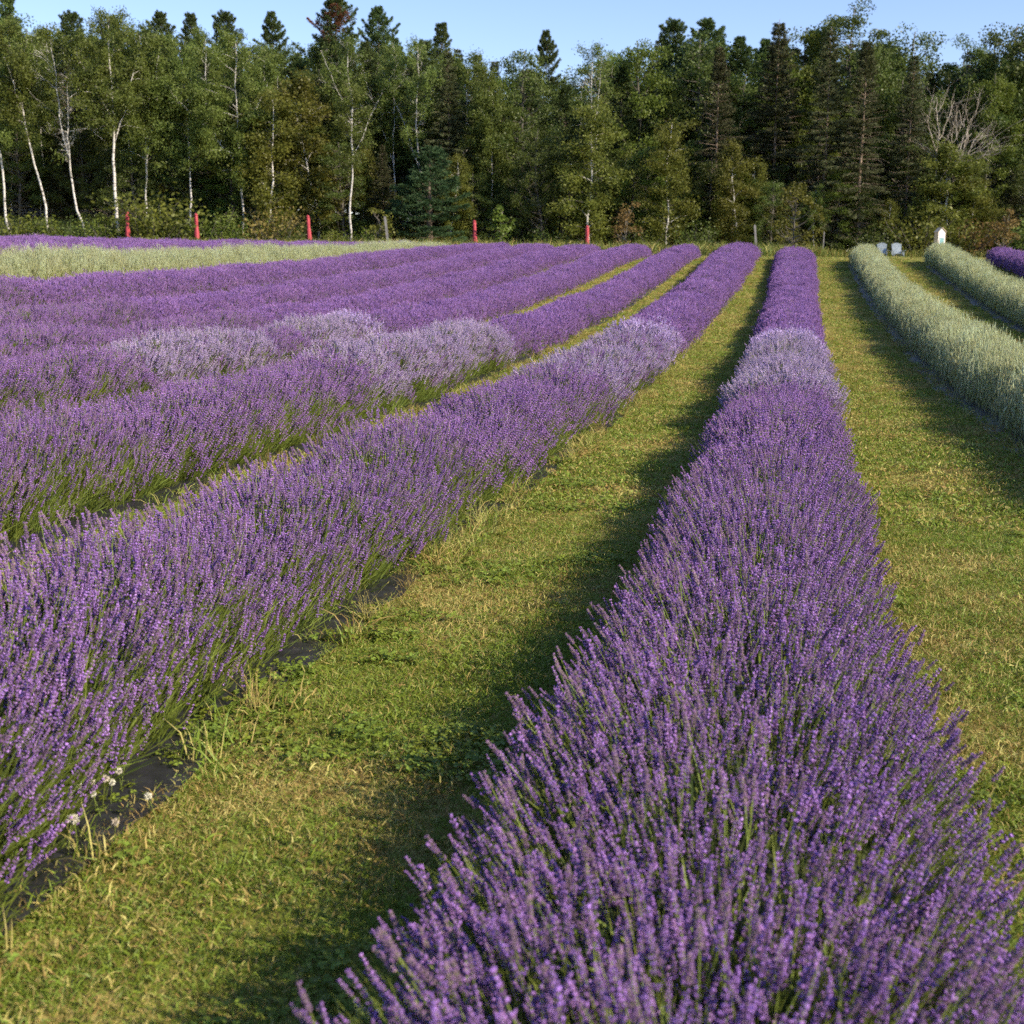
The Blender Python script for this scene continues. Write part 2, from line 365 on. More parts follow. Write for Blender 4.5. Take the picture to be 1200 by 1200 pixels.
def aim(d, spin):
    """euler angles that turn +Z to d, after a spin about it"""
    d = unit(d); pitch = np.arccos(np.clip(d[:, 2], -1, 1)); az = np.arctan2(d[:, 1], d[:, 0])
    # R = Rz(az) Ry(pitch) Rz(spin)
    ca, sa, cp, sp, cs, ss = np.cos(az), np.sin(az), np.cos(pitch), np.sin(pitch), np.cos(spin), np.sin(spin)
    r00 = ca * cp * cs - sa * ss; r10 = sa * cp * cs + ca * ss; r20 = -sp * cs
    r21 = sp * ss; r22 = cp
    return np.stack([np.arctan2(r21, r22), np.arcsin(np.clip(-r20, -1, 1)), np.arctan2(r10, r00)], -1)

# ------------------------------------------------------------------ lavender flower spikes
OCT_V = np.array([[0, 0, -1], [1, 0, 0], [0, 1, 0], [-1, 0, 0], [0, -1, 0], [0, 0, 1]], float)
OCT_F = np.array([(0, 2, 1), (0, 3, 2), (0, 4, 3), (0, 1, 4), (5, 1, 2), (5, 2, 3), (5, 3, 4), (5, 4, 1)])
def frame_of(d):
    d = unit(d); a = unit(np.cross(d, [0.31, 0.77, 0.55])); b = np.cross(d, a); return a, b, d
def blob(mb, c, d, rx, rz, m):
    a, b, d = frame_of(d); v = OCT_V[:, :1] * a * rx + OCT_V[:, 1:2] * b * rx + OCT_V[:, 2:] * d * rz + c
    mb.add(v, OCT_F, None, m)
def bend(base, tip, sag, n):
    t = np.linspace(0, 1, n)[:, None]; p = base + (tip - base) * t; p[:, :2] += (np.array(sag)[None, :] * (4 * t * (1 - t))); return p
def spike_fine(mb, r, base, tip, hl, w=1.0, stem_r=.0011):
    """stem, five or six whorls of calyxes, some with open petals"""
    pts = bend(base, tip, r.normal(size=2) * .012, 6); mb.tube(pts, np.linspace(stem_r * 1.3, stem_r, 6), 3, 0, False)
    d = unit(tip - pts[-2]); a, b, d = frame_of(d); nw = r.integers(6, 9)
    for i in range(nw):
        t = i / (nw - 1); c = tip - d * hl * (1 - t)
        if i == 0 and r.random() < .6: c = c - d * .012
        rr = (.0044 - .0022 * t ** 1.5) * w * r.uniform(.85, 1.15)
        for k in range(6 if t < .8 else 4):
            th = k * 1.047 + i * .5 + r.normal() * .15; o = a * math.cos(th) + b * math.sin(th)
            dd = unit(d * .9 + o * .6); blob(mb, c + o * rr * .75, dd, .0022 * w, .0056 * w, 1)
            if r.random() < .46:
                blob(mb, c + o * rr * 1.25 + d * .004 + r.normal(size=3) * .0008, unit(o + d * .3 + r.normal(size=3) * .4), r.uniform(.0023, .0034) * w, .0024 * w, 2)
    blob(mb, tip + d * .002, d, .0022 * w, .006 * w, 1)
def spike_mid(mb, r, base, tip, hl, w=1.0, stem_r=.0014):
    mb.tube(np.array([base, base + (tip - base) * .55 + r.normal(size=3) * .008, tip]), stem_r, 3, 0, False)
    d = unit(tip - base); a, b, d = frame_of(d)
    for i in range(4):
        t = i / 3; c = tip - d * hl * (1 - t) + r.normal(size=3) * .001
        rr = (.0075 - .003 * t) * w * r.uniform(.8, 1.2)
        blob(mb, c, unit(d + r.normal(size=3) * .25), rr, hl * .2, 1)
        for k in range(2):
            o = r.normal() * a + r.normal() * b; o = unit(o)
            blob(mb, c + o * rr * .8, unit(o + d * .4), .0042 * w, .0042 * w, 2)
def spike_far(mb, r, base, tip, hl, w=1.0, stem_r=.002):
    d = unit(tip - base); a, b, d = frame_of(d)
    s = r.random() * 6; o = a * math.cos(s) + b * math.sin(s)
    mb.add(np.array([base - o * stem_r, base + o * stem_r, tip]), [(0, 1, 2)], None, 0)
    c0 = tip - d * hl; 
    for k in range(2):
        c = tip - d * hl * (.28 + .46 * k); blob(mb, c + r.normal(size=3) * .002, unit(d + r.normal(size=3) * .15), .0085 * w, hl * .30, 1 + int(r.random() < .5))
def tuft(fn, n, seed, length, hl, spread, rad, w=1.0, short=.12):
    r = np.random.default_rng(seed); mb = MB()
    for _ in range(n):
        L = length * r.uniform(.85, 1.1); ang = r.normal(size=2) * spread; d = unit(np.array([ang[0], ang[1], 1.0]))
        top = np.array([*(r.normal(size=2) * rad), -abs(r.normal()) * short * .6 + r.normal() * .02])
        fn(mb, r, top - d * L, top, hl * r.uniform(.75, 1.2), w * r.uniform(.9, 1.1))
    return mb
PUR = [M['stem'], M['calyx'], M['petal']]; PALE = [M['stem'], M['pale_calyx'], M['pale_petal']]
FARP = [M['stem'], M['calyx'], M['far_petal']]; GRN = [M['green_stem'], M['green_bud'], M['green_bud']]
M['faded'] = leafmat('faded', [(.20, .13, .18), (.28, .19, .24), (.34, .25, .28)], .15, 30, .7, .15, .5)
single = [tuft(spike_fine, 1, 100 + i, .30, (.068, .06, .075, .066, .05, .07, .08, .062, .068, .058, .072, .064)[i], .0, .0).build('flower_spike', PUR if i != 4 else [M['stem'], M['faded'], M['calyx']]) for i in range(12)]
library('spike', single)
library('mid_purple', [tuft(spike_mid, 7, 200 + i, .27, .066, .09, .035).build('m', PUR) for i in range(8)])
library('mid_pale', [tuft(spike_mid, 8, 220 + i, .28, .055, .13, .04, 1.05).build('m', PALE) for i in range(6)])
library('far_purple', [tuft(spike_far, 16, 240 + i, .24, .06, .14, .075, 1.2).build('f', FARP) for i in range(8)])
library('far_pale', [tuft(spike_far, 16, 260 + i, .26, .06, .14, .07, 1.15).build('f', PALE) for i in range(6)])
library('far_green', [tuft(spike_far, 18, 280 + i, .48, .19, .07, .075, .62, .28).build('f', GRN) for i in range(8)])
def foliage_tuft(seed, n, L, mats, wid=.004, fan=.35):
    r = np.random.default_rng(seed); mb = MB()
    for k in range(n):
        d = unit(np.array([*(r.normal(size=2) * fan), 1.0])); base = np.array([*(r.normal(size=2) * .02), -L * .9]); l = L * r.uniform(.7, 1.15)
        o = unit(np.cross(d, r.normal(size=3))) * wid * r.uniform(.7, 1.3); mid = base + d * l * .55 + r.normal(size=3) * .01; tip = base + d * l + np.array([0, 0, -.02 * l])
        mb.add(np.array([base - o * .6, base + o * .6, mid + o, mid - o, tip]), [(3, 2, 4)], [(0, 1, 2, 3)], int(r.random() < .45))
    return mb.build('foliage', mats)
library('foliage', [foliage_tuft(300 + i, 26, .30, [M['leaf_green'], M['stem']]) for i in range(6)])
library('flank', [foliage_tuft(340 + i, 20, .32, [M['stem'], M['stem']], .0022, .16) for i in range(6)])
library('green_foliage', [foliage_tuft(320 + i, 26, .34, [M['green_stem'], M['stem']], .005) for i in range(6)])

# ------------------------------------------------------------------ lavender rows
def row_prof(k, y):
    """half width and height of a row's canopy along its length"""
    y = np.asarray(y, float)
    w = (.62 if k == 0 else .67 if k == 1 else .64 if k == 2 else .69) + (.19 if k == 0 else .12) * sstep(5.0, 2.0, y) + (.24 if k < 2 else .08) * sstep(26, 60, y) - (.07 if k > 1 else 0) * sstep(12, 26, y); h = (.60 if k == 0 else .68 if k in (1, 6) or k > 6 else .80) + (.07 if k < 2 else -.16 if 2 <= k <= 5 else .0) * sstep(13, 30, y)
    bump = vnoise(y, 0 * y, 1.1, k + 20) - .5
    return w * (1 + .26 * bump), h * (1 + .26 * (vnoise(y, 0 * y + 3, 1.0, k + 40) - .5))
def canopy(k, ax, y, a, shell=1.0, h_mul=1.0, w_mul=1.0):
    w, h = row_prof(k, y); w = w * w_mul * shell; h = h * h_mul * shell
    ca, sa = np.cos(a), np.sin(a)
    x = ax + w * np.sign(sa) * np.abs(sa) ** .9
    z = h * (.30 + .70 * np.sign(ca) * np.abs(ca) ** .85)
    return np.stack([x, y, ground_h(x, y) + z], -1)
def lean_dir(ax, p, amount, n):
    dx = (p[:, 0] - ax); d = np.stack([dx * amount, rng.normal(size=n) * .10, np.full(n, .62)], -1)
    d[:, 0] += rng.normal(size=n) * .09; return unit(d)
def end_taper(y, y0, y1, L=.8):
    return np.clip(np.minimum((y - y0), (y1 - y)) / L, 0, 1) ** .5
def fill_row(root, k, ax, y0, y1, kind='purple', holes=(), near_fine=0, hm=1.0, wm=1.0, dm=1.0, hole_p=1.0):
    """all flowering stems and foliage of one stretch of a row"""
    def pts(ya, yb, dens, amax=1.35, amin=0.0):
        n = int((yb - ya) * 2.0 * dens * dm)
        y = rng.uniform(ya, yb, n); a = rng.uniform(amin, amax, n) * rng.choice([-1, 1], n)
        keep = np.ones(n, bool)
        for (h0, h1) in holes: keep &= (rng.random(n) > hole_p) | ~((y > h0 + rng.normal(size=n) * .8) & (y < h1 + rng.normal(size=n) * .8))
        # thin where plants meet and in ragged patches
        keep &= rng.random(n) < (.40 + .95 * vnoise(y, a * .6, .28, k)) * (1 - .60 * sstep(1.0, 1.5, np.abs(a)) * (amax < 1.6))
        return y[keep], a[keep]
    def put(name, lib, ya, yb, dens, shell=(.86, 1.0), sc=(.85, 1.2), amax=1.3, lean=.75, amin=0.0):
        ya, yb = max(ya, y0), min(yb, y1)
        if yb <= ya: return
        y, a = pts(ya, yb, dens, amax, amin); n = len(y)
        if n == 0: return
        sh = rng.uniform(*shell, n); et = end_taper(y, y0, y1)
        p = canopy(k, ax, y, a, sh * (.45 + .55 * et), hm, wm)
        d = lean_dir(ax, p, lean, n); s = rng.uniform(*sc, n)
        scatter(name, lib, p, aim(d, rng.uniform(0, 6.28, n)), s, root)
    if kind == 'purple':
        if near_fine > y0: put('flowering_stems', 'spike', y0, near_fine, 1500, (.68, 1.07), (.7, 1.3), 1.55, .62)
        put('flowering_stems', 'mid_purple', max(y0, near_fine), 24, 215, (.76, 1.04), (.85, 1.2), 1.55)
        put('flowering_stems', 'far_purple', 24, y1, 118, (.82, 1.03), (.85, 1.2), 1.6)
        put('foliage', 'foliage', y0, 24, 90, (.55, .86), (.8, 1.2), 1.65, 1.0)
        put('foliage', 'flank', y0, 20, 75, (.70, .97), (.8, 1.2), 1.6, .85, .9)
        put('foliage', 'foliage', 24, y1, 26, (.6, .85), (1.1, 1.6), 1.65, 1.0)
    elif kind == 'pale':
        put('flowering_stems', 'mid_pale', y0, 22, 170, (.78, 1.12), (.9, 1.35), 1.5)
        put('flowering_stems', 'far_pale', 22, y1, 105, (.82, 1.10), (.9, 1.3), 1.5)
        put('foliage', 'foliage', y0, y1, 80, (.55, .86), (.8, 1.3), 1.65, 1.0)
        put('foliage', 'flank', y0, y1, 60, (.70, .92), (.8, 1.2), 1.6, .85, .85)
    else:
        put('flowering_stems', 'far_green', y0, y1, 105, (.72, 1.2), (.75, 1.35), 1.05, .22)
        put('flowering_stems', 'far_green', y0, y1, 14, (1.15, 1.42), (.8, 1.2), .8, .3)
        put('foliage', 'green_foliage', y0, y1, 40, (.5, .85), (.8, 1.2), 1.1, .4)
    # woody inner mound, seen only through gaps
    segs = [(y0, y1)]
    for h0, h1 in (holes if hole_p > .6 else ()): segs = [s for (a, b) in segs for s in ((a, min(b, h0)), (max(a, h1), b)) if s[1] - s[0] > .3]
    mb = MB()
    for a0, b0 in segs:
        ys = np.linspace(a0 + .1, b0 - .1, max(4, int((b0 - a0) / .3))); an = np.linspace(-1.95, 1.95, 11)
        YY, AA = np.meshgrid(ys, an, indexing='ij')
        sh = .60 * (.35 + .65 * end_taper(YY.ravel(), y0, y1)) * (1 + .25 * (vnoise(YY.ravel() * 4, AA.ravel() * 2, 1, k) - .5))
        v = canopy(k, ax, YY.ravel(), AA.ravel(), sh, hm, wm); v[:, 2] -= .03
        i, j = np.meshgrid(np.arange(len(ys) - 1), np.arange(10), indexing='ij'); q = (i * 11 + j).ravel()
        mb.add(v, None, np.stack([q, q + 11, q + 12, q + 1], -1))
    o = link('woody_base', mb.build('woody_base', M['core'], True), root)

AX = lambda k: -.12 - 2.62 * k              # k = 0 is the row in the middle, k > 0 to the left
G_ROW = 'parallel lavender rows'
PALES = {0: (14.4, 24.0), 1: (y_on_row(655, 410, AX(1)), y_on_row(760, 385, AX(1))), 2: (y_on_row(395, 400, AX(2)), y_on_row(565, 390, AX(2))),
         3: (y_on_row(140, 400, AX(3)), y_on_row(282, 375, AX(3)))}
PALES_B = {3: (y_on_row(335, 360, AX(3)), y_on_row(420, 358, AX(3)))}
END = {0: 64, 1: 65.5, 2: 66, 3: 67.5, 4: 68, 5: 69.5, 6: 70.5, 7: 67, 8: 70, 9: 70.5, 10: 71, 11: 71, 12: 71, 13: 71}
def start_y(k): return max(1.0, -AX(k) / .70 - 3.0) if k > 0 else 1.0
ROW_LABEL = {
 0: 'wide purple lavender row running straight to the trees between the two broad mown lanes',
 1: 'purple lavender row across the shaded mown lane from the middle row, weed mat showing below',
 2: 'second purple lavender row left of the middle one, with a long whitish patch',
 3: 'third purple lavender row left of the middle one, broken by two whitish clumps',
 4: 'fourth purple lavender row left of the middle one, just behind the short whitish clump',
 5: 'fifth purple lavender row left of the middle one, even purple along its length',
 6: 'purple lavender row directly in front of the pale green strip'}
for k in range(0, 14):
    green = k == 7
    nm = 'pale_lavender_row' if green else 'lavender_row'
    lab = ROW_LABEL.get(k, 'pale green unopened lavender row crossing the purple field on the left' if green else 'distant purple lavender row beyond the pale green strip, under the birches')
    x = AX(k); y0, y1 = start_y(k), END[k]
    root = thing(nm, lab, 'lavender row', (0, 0, 0), 0, 'distant lavender rows beyond the pale green strip' if k > 7 else G_ROW)
    holes = ([PALES[k]] if k in PALES else []) + ([PALES_B[k]] if k in PALES_B else [])
    fill_row(root, k, x, y0, y1, 'green' if green else 'purple', holes, {0: 8.5, 1: 9.0, 2: 9.0}.get(k, 0), 0.88 if green else 1.0, 1.0, 1.0, .5 if k == 1 else .7)
    for (h0, h1) in ([PALES[k]] if k in PALES else []):
        pr = thing('pale_lavender_clump', {0: 'whitish mauve lavender stretch interrupting the wide middle row', 1: 'faded mauve stretch in the row beside the shaded lane',
             2: 'longest whitish mauve lavender stretch, above a green mown strip', 3: 'broad whitish lavender clump with dark green underside in the third row'}[k], 'lavender clump', (0, 0, 0), 0, 'pale lavender clumps')
        fill_row(pr, k, x, h0 - .7, h1 + .7, 'pale', (), 0, 1.03 if k == 1 else 1.07, 1.02, .45 if k == 1 else .8)
    if k in PALES_B:
        h0, h1 = PALES_B[k]; pr = thing('pale_lavender_clump', 'short whitish lavender clump further along the third row, behind the longest one', 'lavender clump', (0, 0, 0), 0, 'pale lavender clumps')
        fill_row(pr, k, x, h0 - .5, h1 + .5, 'pale', (), 0, 1.07, 1.02, .8)
    # the stems that show largest are objects of their own
    if k in (0, 1):
        n = 300
        y = rng.uniform(1.75, 2.75, n) if k == 0 else rng.uniform(3.0, 4.4, n)
        a = rng.uniform(-1.25, 1.1, n) if k == 0 else rng.uniform(-.3, 1.25, n)
        p = canopy(k, x, y, a, rng.uniform(.92, 1.05, n)); e = aim(lean_dir(x, p, .62, n), rng.uniform(0, 6.28, n)); s = rng.uniform(.9, 1.35, n)
        for i in range(n):
            link('flower_spike', single[i % 12], root, p[i], e[i], (s[i],) * 3)
# rows on the right: two of the pale green kind and a purple one beyond
RX = {1: 2.85, 2: 5.9, 3: 8.4}
for k, (y0, y1, kind, lab) in {1: (9, 62, 'green', 'tall pale green lavender row across the bright lane from the middle row'),
                               2: (20, 60, 'green', 'pale green lavender row leading to the white box'),
                               3: (34, 59, 'purple', 'dark purple lavender row beyond the two pale green rows')}.items():
    root = thing('lavender_row' if kind == 'purple' else 'pale_lavender_row', lab, 'lavender row', (0, 0, 0), 0, G_ROW)
    fill_row(root, 60 + k, RX[k], y0, y1, kind, (), 0, 1.0 if kind == 'green' else 1.0, .66 if kind == 'green' else .8)

# ------------------------------------------------------------------ weed mats under the rows
def weed_mat(x0, x1, y0, y1, label, seed):
    ys = np.arange(y0, y1, .25); xs = np.linspace(x0, x1, 7)
    XX, YY = np.meshgrid(xs, ys, indexing='ij')
    e = (np.abs(np.linspace(-1, 1, 7)) ** 4)[:, None] * (.10 * (vnoise(ys, ys * 0, .8, seed) - .5) + .07 * (vnoise(ys, ys * 0, .27, seed + 3) - .5))[None, :]; XX = XX + e
    ZZ = ground_h(XX, YY) + .012 + .03 * vnoise(XX, YY, .3, seed) * (1 - np.abs(np.linspace(-1, 1, 7))[:, None] ** 3)
    v = np.stack([XX, YY, ZZ], -1).reshape(-1, 3); n = len(ys)
    i, j = np.meshgrid(np.arange(6), np.arange(n - 1), indexing='ij'); q = (i * n + j).ravel()
    o = link('weed_mat', np_mesh('weed_mat', v, [np.stack([q, q + n, q + n + 1, q + 1], -1)], [M['mat']], smooth=True))
    tag(o, label, 'weed mat', 'black weed mats under the rows')
weed_mat(AX(0) - .52, AX(0) + .52, 1, 64, 'black weed mat under the wide middle lavender row', 1)
weed_mat(AX(1) - .55, AX(1) + .69, 1, 65, 'black weed mat peeking out under the row beside the shaded lane', 2)
weed_mat(AX(2) - .55, AX(2) + .69, 4, 66, 'black weed mat edge under the row with the longest whitish stretch', 3)
weed_mat(RX[1] - .72, RX[1] + .55, 9, 59.5, 'black weed mat edging the tall pale green row by the bright lane', 4)
weed_mat(RX[2] - .72, RX[2] + .55, 20, 57, 'black weed mat under the pale green row leading to the white box', 5)

# ------------------------------------------------------------------ grass on the lanes
def grass_clump(seed, n, hgt, rad, mats, wid=.0022, flat=.9, p0=.5):
    r = np.random.default_rng(seed); mb = MB()
    for _ in range(n):
        b = np.array([*(r.normal(size=2) * rad), -.006]); d = unit(np.array([*(r.normal(size=2) * flat), 1.0])); l = hgt * r.uniform(.5, 1.3)
        o = unit(np.cross(d, [r.normal(), r.normal(), .1])) * wid * r.uniform(.7, 1.3)
        mid = b + d * l * .6; tip = mid + unit(d + np.array([*(d[:2] * .8), -.35])) * l * .45
        mb.add(np.array([b - o, b + o, mid + o * .8, mid - o * .8, tip]), [(3, 2, 4)], [(0, 1, 2, 3)], int(r.random() > p0))
    return mb.build('grass', mats)
GM = [M['grass_green'], M['grass_dry']]
library('lawn', [grass_clump(400 + i, 34, .030, .030, GM, .0015, p0=.82) for i in range(4)] + [grass_clump(410 + i, 34, .028, .030, GM, .0015, p0=.30) for i in range(4)])
library('lawn_far', [grass_clump(420 + i, 26, .045, .07, GM, .005, p0=.8) for i in range(4)] + [grass_clump(430 + i, 26, .04, .07, GM, .005, p0=.25) for i in range(4)])
def clover(seed):
    r = np.random.default_rng(seed); mb = MB()
    for _ in range(9):
        c = np.array([*(r.normal(size=2) * .035), r.uniform(.012, .04)]); up = unit(np.array([*(r.normal(size=2) * .3), 1.0])); a, b, d = frame_of(up); t0 = r.random() * 6
        for k in range(3):
            th = t0 + k * 2.094; o = a * math.cos(th) + b * math.sin(th); s = np.cross(d, o); L = r.uniform(.010, .015)
            mb.add(np.array([c, c + o * L * .5 + s * L * .5 + d * .002, c + o * L * 1.05 + s * L * .3, c + o * L * 1.05 - s * L * .3, c + o * L * .5 - s * L * .5 + d * .002]), [(0, 1, 2), (0, 2, 3), (0, 3, 4)], None, 0)
        mb.add(np.array([c, c + [.001, 0, 0], c * [1, 1, 0] + [.0005, .001, -.004]]), [(0, 1, 2)], None, 0)
    return mb.build('clover', [M['clover']])
library('clover', [clover(440 + i) for i in range(5)])
def lanes():
    L = [(AX(k + 1) + .54, AX(k) - .30) for k in range(0, 6)]
    return [(AX(0) + .34, RX[1] - .62), (RX[1] + .5, RX[2] - .6), (RX[2] + .5, RX[3] - .3)] + L
MATGAP = [(AX(1) + .7, y_on_row(u, v, -2.1)) for u, v in ((20, 1020), (175, 895), (465, 682), (640, 548), (715, 492), (345, 770))] + [(AX(2) + .7, y_on_row(u, v, -4.75)) for u, v in ((345, 512), (385, 495), (500, 440), (85, 612), (20, 640))]
def sow(ya, yb, dens, lib, sc):
    P = []
    for (a, b) in lanes():
        lo = max(ya, (-a / .70 - 3) if a < 0 else (a / .2 - 6 if a > 2 else .8))
        if lo >= yb: continue
        n = int((b - a) * (yb - lo) * dens); P.append(np.stack([rng.uniform(a, b, n), rng.uniform(lo, yb, n)], -1))
    P = np.concatenate(P); x, y = P[:, 0], P[:, 1]
    gap = np.zeros(len(x), bool)
    for gx_, g_ in MATGAP: gap |= (np.abs(y - g_ + .1 * (vnoise(x, y, .12, 4) - .5)) < .13 + .035 * g_) & (x > gx_ - .3) & (x < gx_ - .05 + .16 * (vnoise(x, y, .11, 6) - .5))
    x, y = x[~gap], y[~gap]
    dry = vnoise(x, y, .45, 2) * .45 + vnoise(x, y * 1.5, 1.3, 3) * .45 + rng.random(len(x)) * .35
    idx = np.where(dry > .66, rng.integers(4, 8, len(x)), rng.integers(0, 4, len(x)))
    s = rng.uniform(*sc, len(x)) * (.75 + .5 * vnoise(x, y, .3, 5))
    rot = np.stack([rng.normal(size=len(x)) * .15, rng.normal(size=len(x)) * .15, rng.uniform(0, 6.28, len(x))], -1)
    o = scatter('grass', lib, np.stack([x, y, ground_h(x, y)], -1), rot, s, None, idx)
    return o
tag(sow(1.2, 9, 1000, 'lawn', (.8, 1.45)), 'short mown grass with dry straw patches in the near lanes', 'grass')
tag(sow(9, 26, 240, 'lawn_far', (.6, 1.0)), 'short mown grass in the lanes further up the field', 'grass')
tag(sow(26, 70, 45, 'lawn_far', (.8, 1.4)), 'short mown grass in the lanes near the crest', 'grass')
n = 16000
x = np.concatenate([rng.uniform(-2.25, -.5, n), rng.uniform(.4, 2.3, n // 2)]); y = np.concatenate([rng.uniform(1.5, 11, n), rng.uniform(2.5, 13, n // 2)])
kp = vnoise(x, y, .55, 8) + .45 * vnoise(x, y, .2, 9) > 1.30 - .05 * sstep(-1.7, -2.2, x) + .9 * (rng.random(len(x)) - .5); x, y = x[kp], y[kp]
o = scatter('clover', 'clover', np.stack([x, y, ground_h(x, y)], -1), np.stack([0 * x, 0 * x, rng.uniform(0, 6.28, len(x))], -1), rng.uniform(.7, 1.3, len(x)))
tag(o, 'dark green clover spreading through the mown lanes', 'clover')
# longer grass and weeds hugging the row edges
library('edge_grass', [grass_clump(450 + i, 16, .13, .03, GM, .0025, .55, .6) for i in range(4)] + [grass_clump(460 + i, 14, .16, .03, GM, .0025, .6, .15) for i in range(3)])
ex, ey = [], []
for xe, ya, yb, dn in ((AX(1) + .70, 1.5, 30, 80), (AX(2) + .70, 4, 30, 80), (AX(3) + .62, 7, 40, 40), (AX(4) + .62, 10, 40, 30), (AX(0) - .50, 1.5, 20, 16), (AX(0) + .48, 1.5, 20, 16), (AX(1) - .6, 3, 30, 30), (AX(2) - .6, 6, 30, 25), (RX[1] - .68, 10, 40, 25)):
    m_ = int((yb - ya) * dn); yy = rng.uniform(ya, yb, m_); kk = rng.random(m_) < .06 + 1.1 * np.clip(vnoise(yy, yy * 0 + xe, .9, 11) - .35, 0, 1); kk &= ~np.any([np.abs(yy - g_) < .13 + .035 * g_ for (gx_, g_) in MATGAP if abs(gx_ - xe) < .3] + [np.zeros(m_, bool)], axis=0); ex.append((xe + rng.normal(size=m_) * .07)[kk]); ey.append(yy[kk])
ex, ey = np.concatenate(ex), np.concatenate(ey)
o = scatter('rough_grass', 'edge_grass', np.stack([ex, ey, ground_h(ex, ey)], -1), np.stack([rng.normal(size=len(ex)) * .2, rng.normal(size=len(ex)) * .2, rng.uniform(0, 6.28, len(ex))], -1), rng.uniform(.5, 1.2, len(ex)))
kq = rng.random(len(ex)) < .3; ex2, ey2 = ex[kq] + rng.normal(size=kq.sum()) * .06, ey[kq]
o2 = scatter('clover', 'clover', np.stack([ex2, ey2, ground_h(ex2, ey2)], -1), np.stack([0 * ex2, 0 * ex2, rng.uniform(0, 6.28, len(ex2))], -1), rng.uniform(1.0, 1.8, len(ex2)))
tag(o2, 'broad leaved green weeds and clover along the row edges', 'weeds')
tag(o, 'longer ragged grass fringing the weed mats of the rows', 'grass')

# individual dry tufts beside the mats
def straw_mesh(seed):
    r = np.random.default_rng(seed); mb = MB()
    for _ in range(34):
        b = np.array([*(r.normal(size=2) * .03), -.01]); d = unit(np.array([*(r.normal(size=2) * .38), 1.0])); L = r.uniform(.16, .36)
        p1 = b + d * L * .6; p2 = p1 + unit(d + [*(d[:2] * 1.0), -.2]) * L * .5
        mb.tube(np.array([b, p1, p2]), [.0016, .0013, .0006], 3, 0, False)
        if r.random() < .4: blob(mb, p2, unit(p2 - p1), .004, .018, 0)
    return mb.build('dry_grass_tuft', [M['grass_dry']])
SM = [straw_mesh(500 + i) for i in range(4)]
for i, (u, v, xx) in enumerate([(478, 650, -2.06), (430, 695, -2.06), (560, 590, -2.08), (600, 565, -2.06), (668, 520, -2.05), (705, 490, -2.05), (370, 500, -4.72), (300, 800, -2.06)]):
    yy = y_on_row(u, v, xx); o = link('dry_grass_tuft', SM[i % 4], None, (xx, yy, ground_h(xx, yy)), (0, 0, i * 1.3), (.55 + .1 * (i % 3),) * 3)
    tag(o, 'straw coloured dry grass tuft at the edge of the second row' if xx < -3 else 'straw coloured dry grass tuft by the weed mat beside the shaded lane', 'grass tuft', 'dry grass tufts by the weed mats')
# white clover heads by the mat
cm = MB(); r_ = np.random.default_rng(3)
cm.tube(np.array([[0, 0, -.01], [.004, .003, .06], [.002, .006, .11]]), .0012, 4, 0)
for _ in range(46):
    d = unit(r_.normal(size=3) + [0, 0, .25]); blob(cm, np.array([.002, .006, .118]) + d * .009, d, .0025, .006, 1)
cme = cm.build('clover_flower', [M['stem'], M['clover_flower']])
for i, (u, v) in enumerate([(95, 925), (110, 915), (117, 922), (128, 908), (143, 895), (76, 965), (88, 968), (130, 965), (183, 928), (118, 912)]):
    d = ray(u, v); t = (-EYE + .1) / d[2]; xx, yy = d[0] * t, d[1] * t
    o = link('clover_flower', cme, None, (xx, yy, ground_h(xx, yy)), (random.uniform(-.2, .2), random.uniform(-.2, .2), i), (random.uniform(.85, 1.2),) * 3)
    tag(o, 'small cream clover head on a thin stem by the weed mat', 'clover flower', 'cream clover heads by the weed mat')

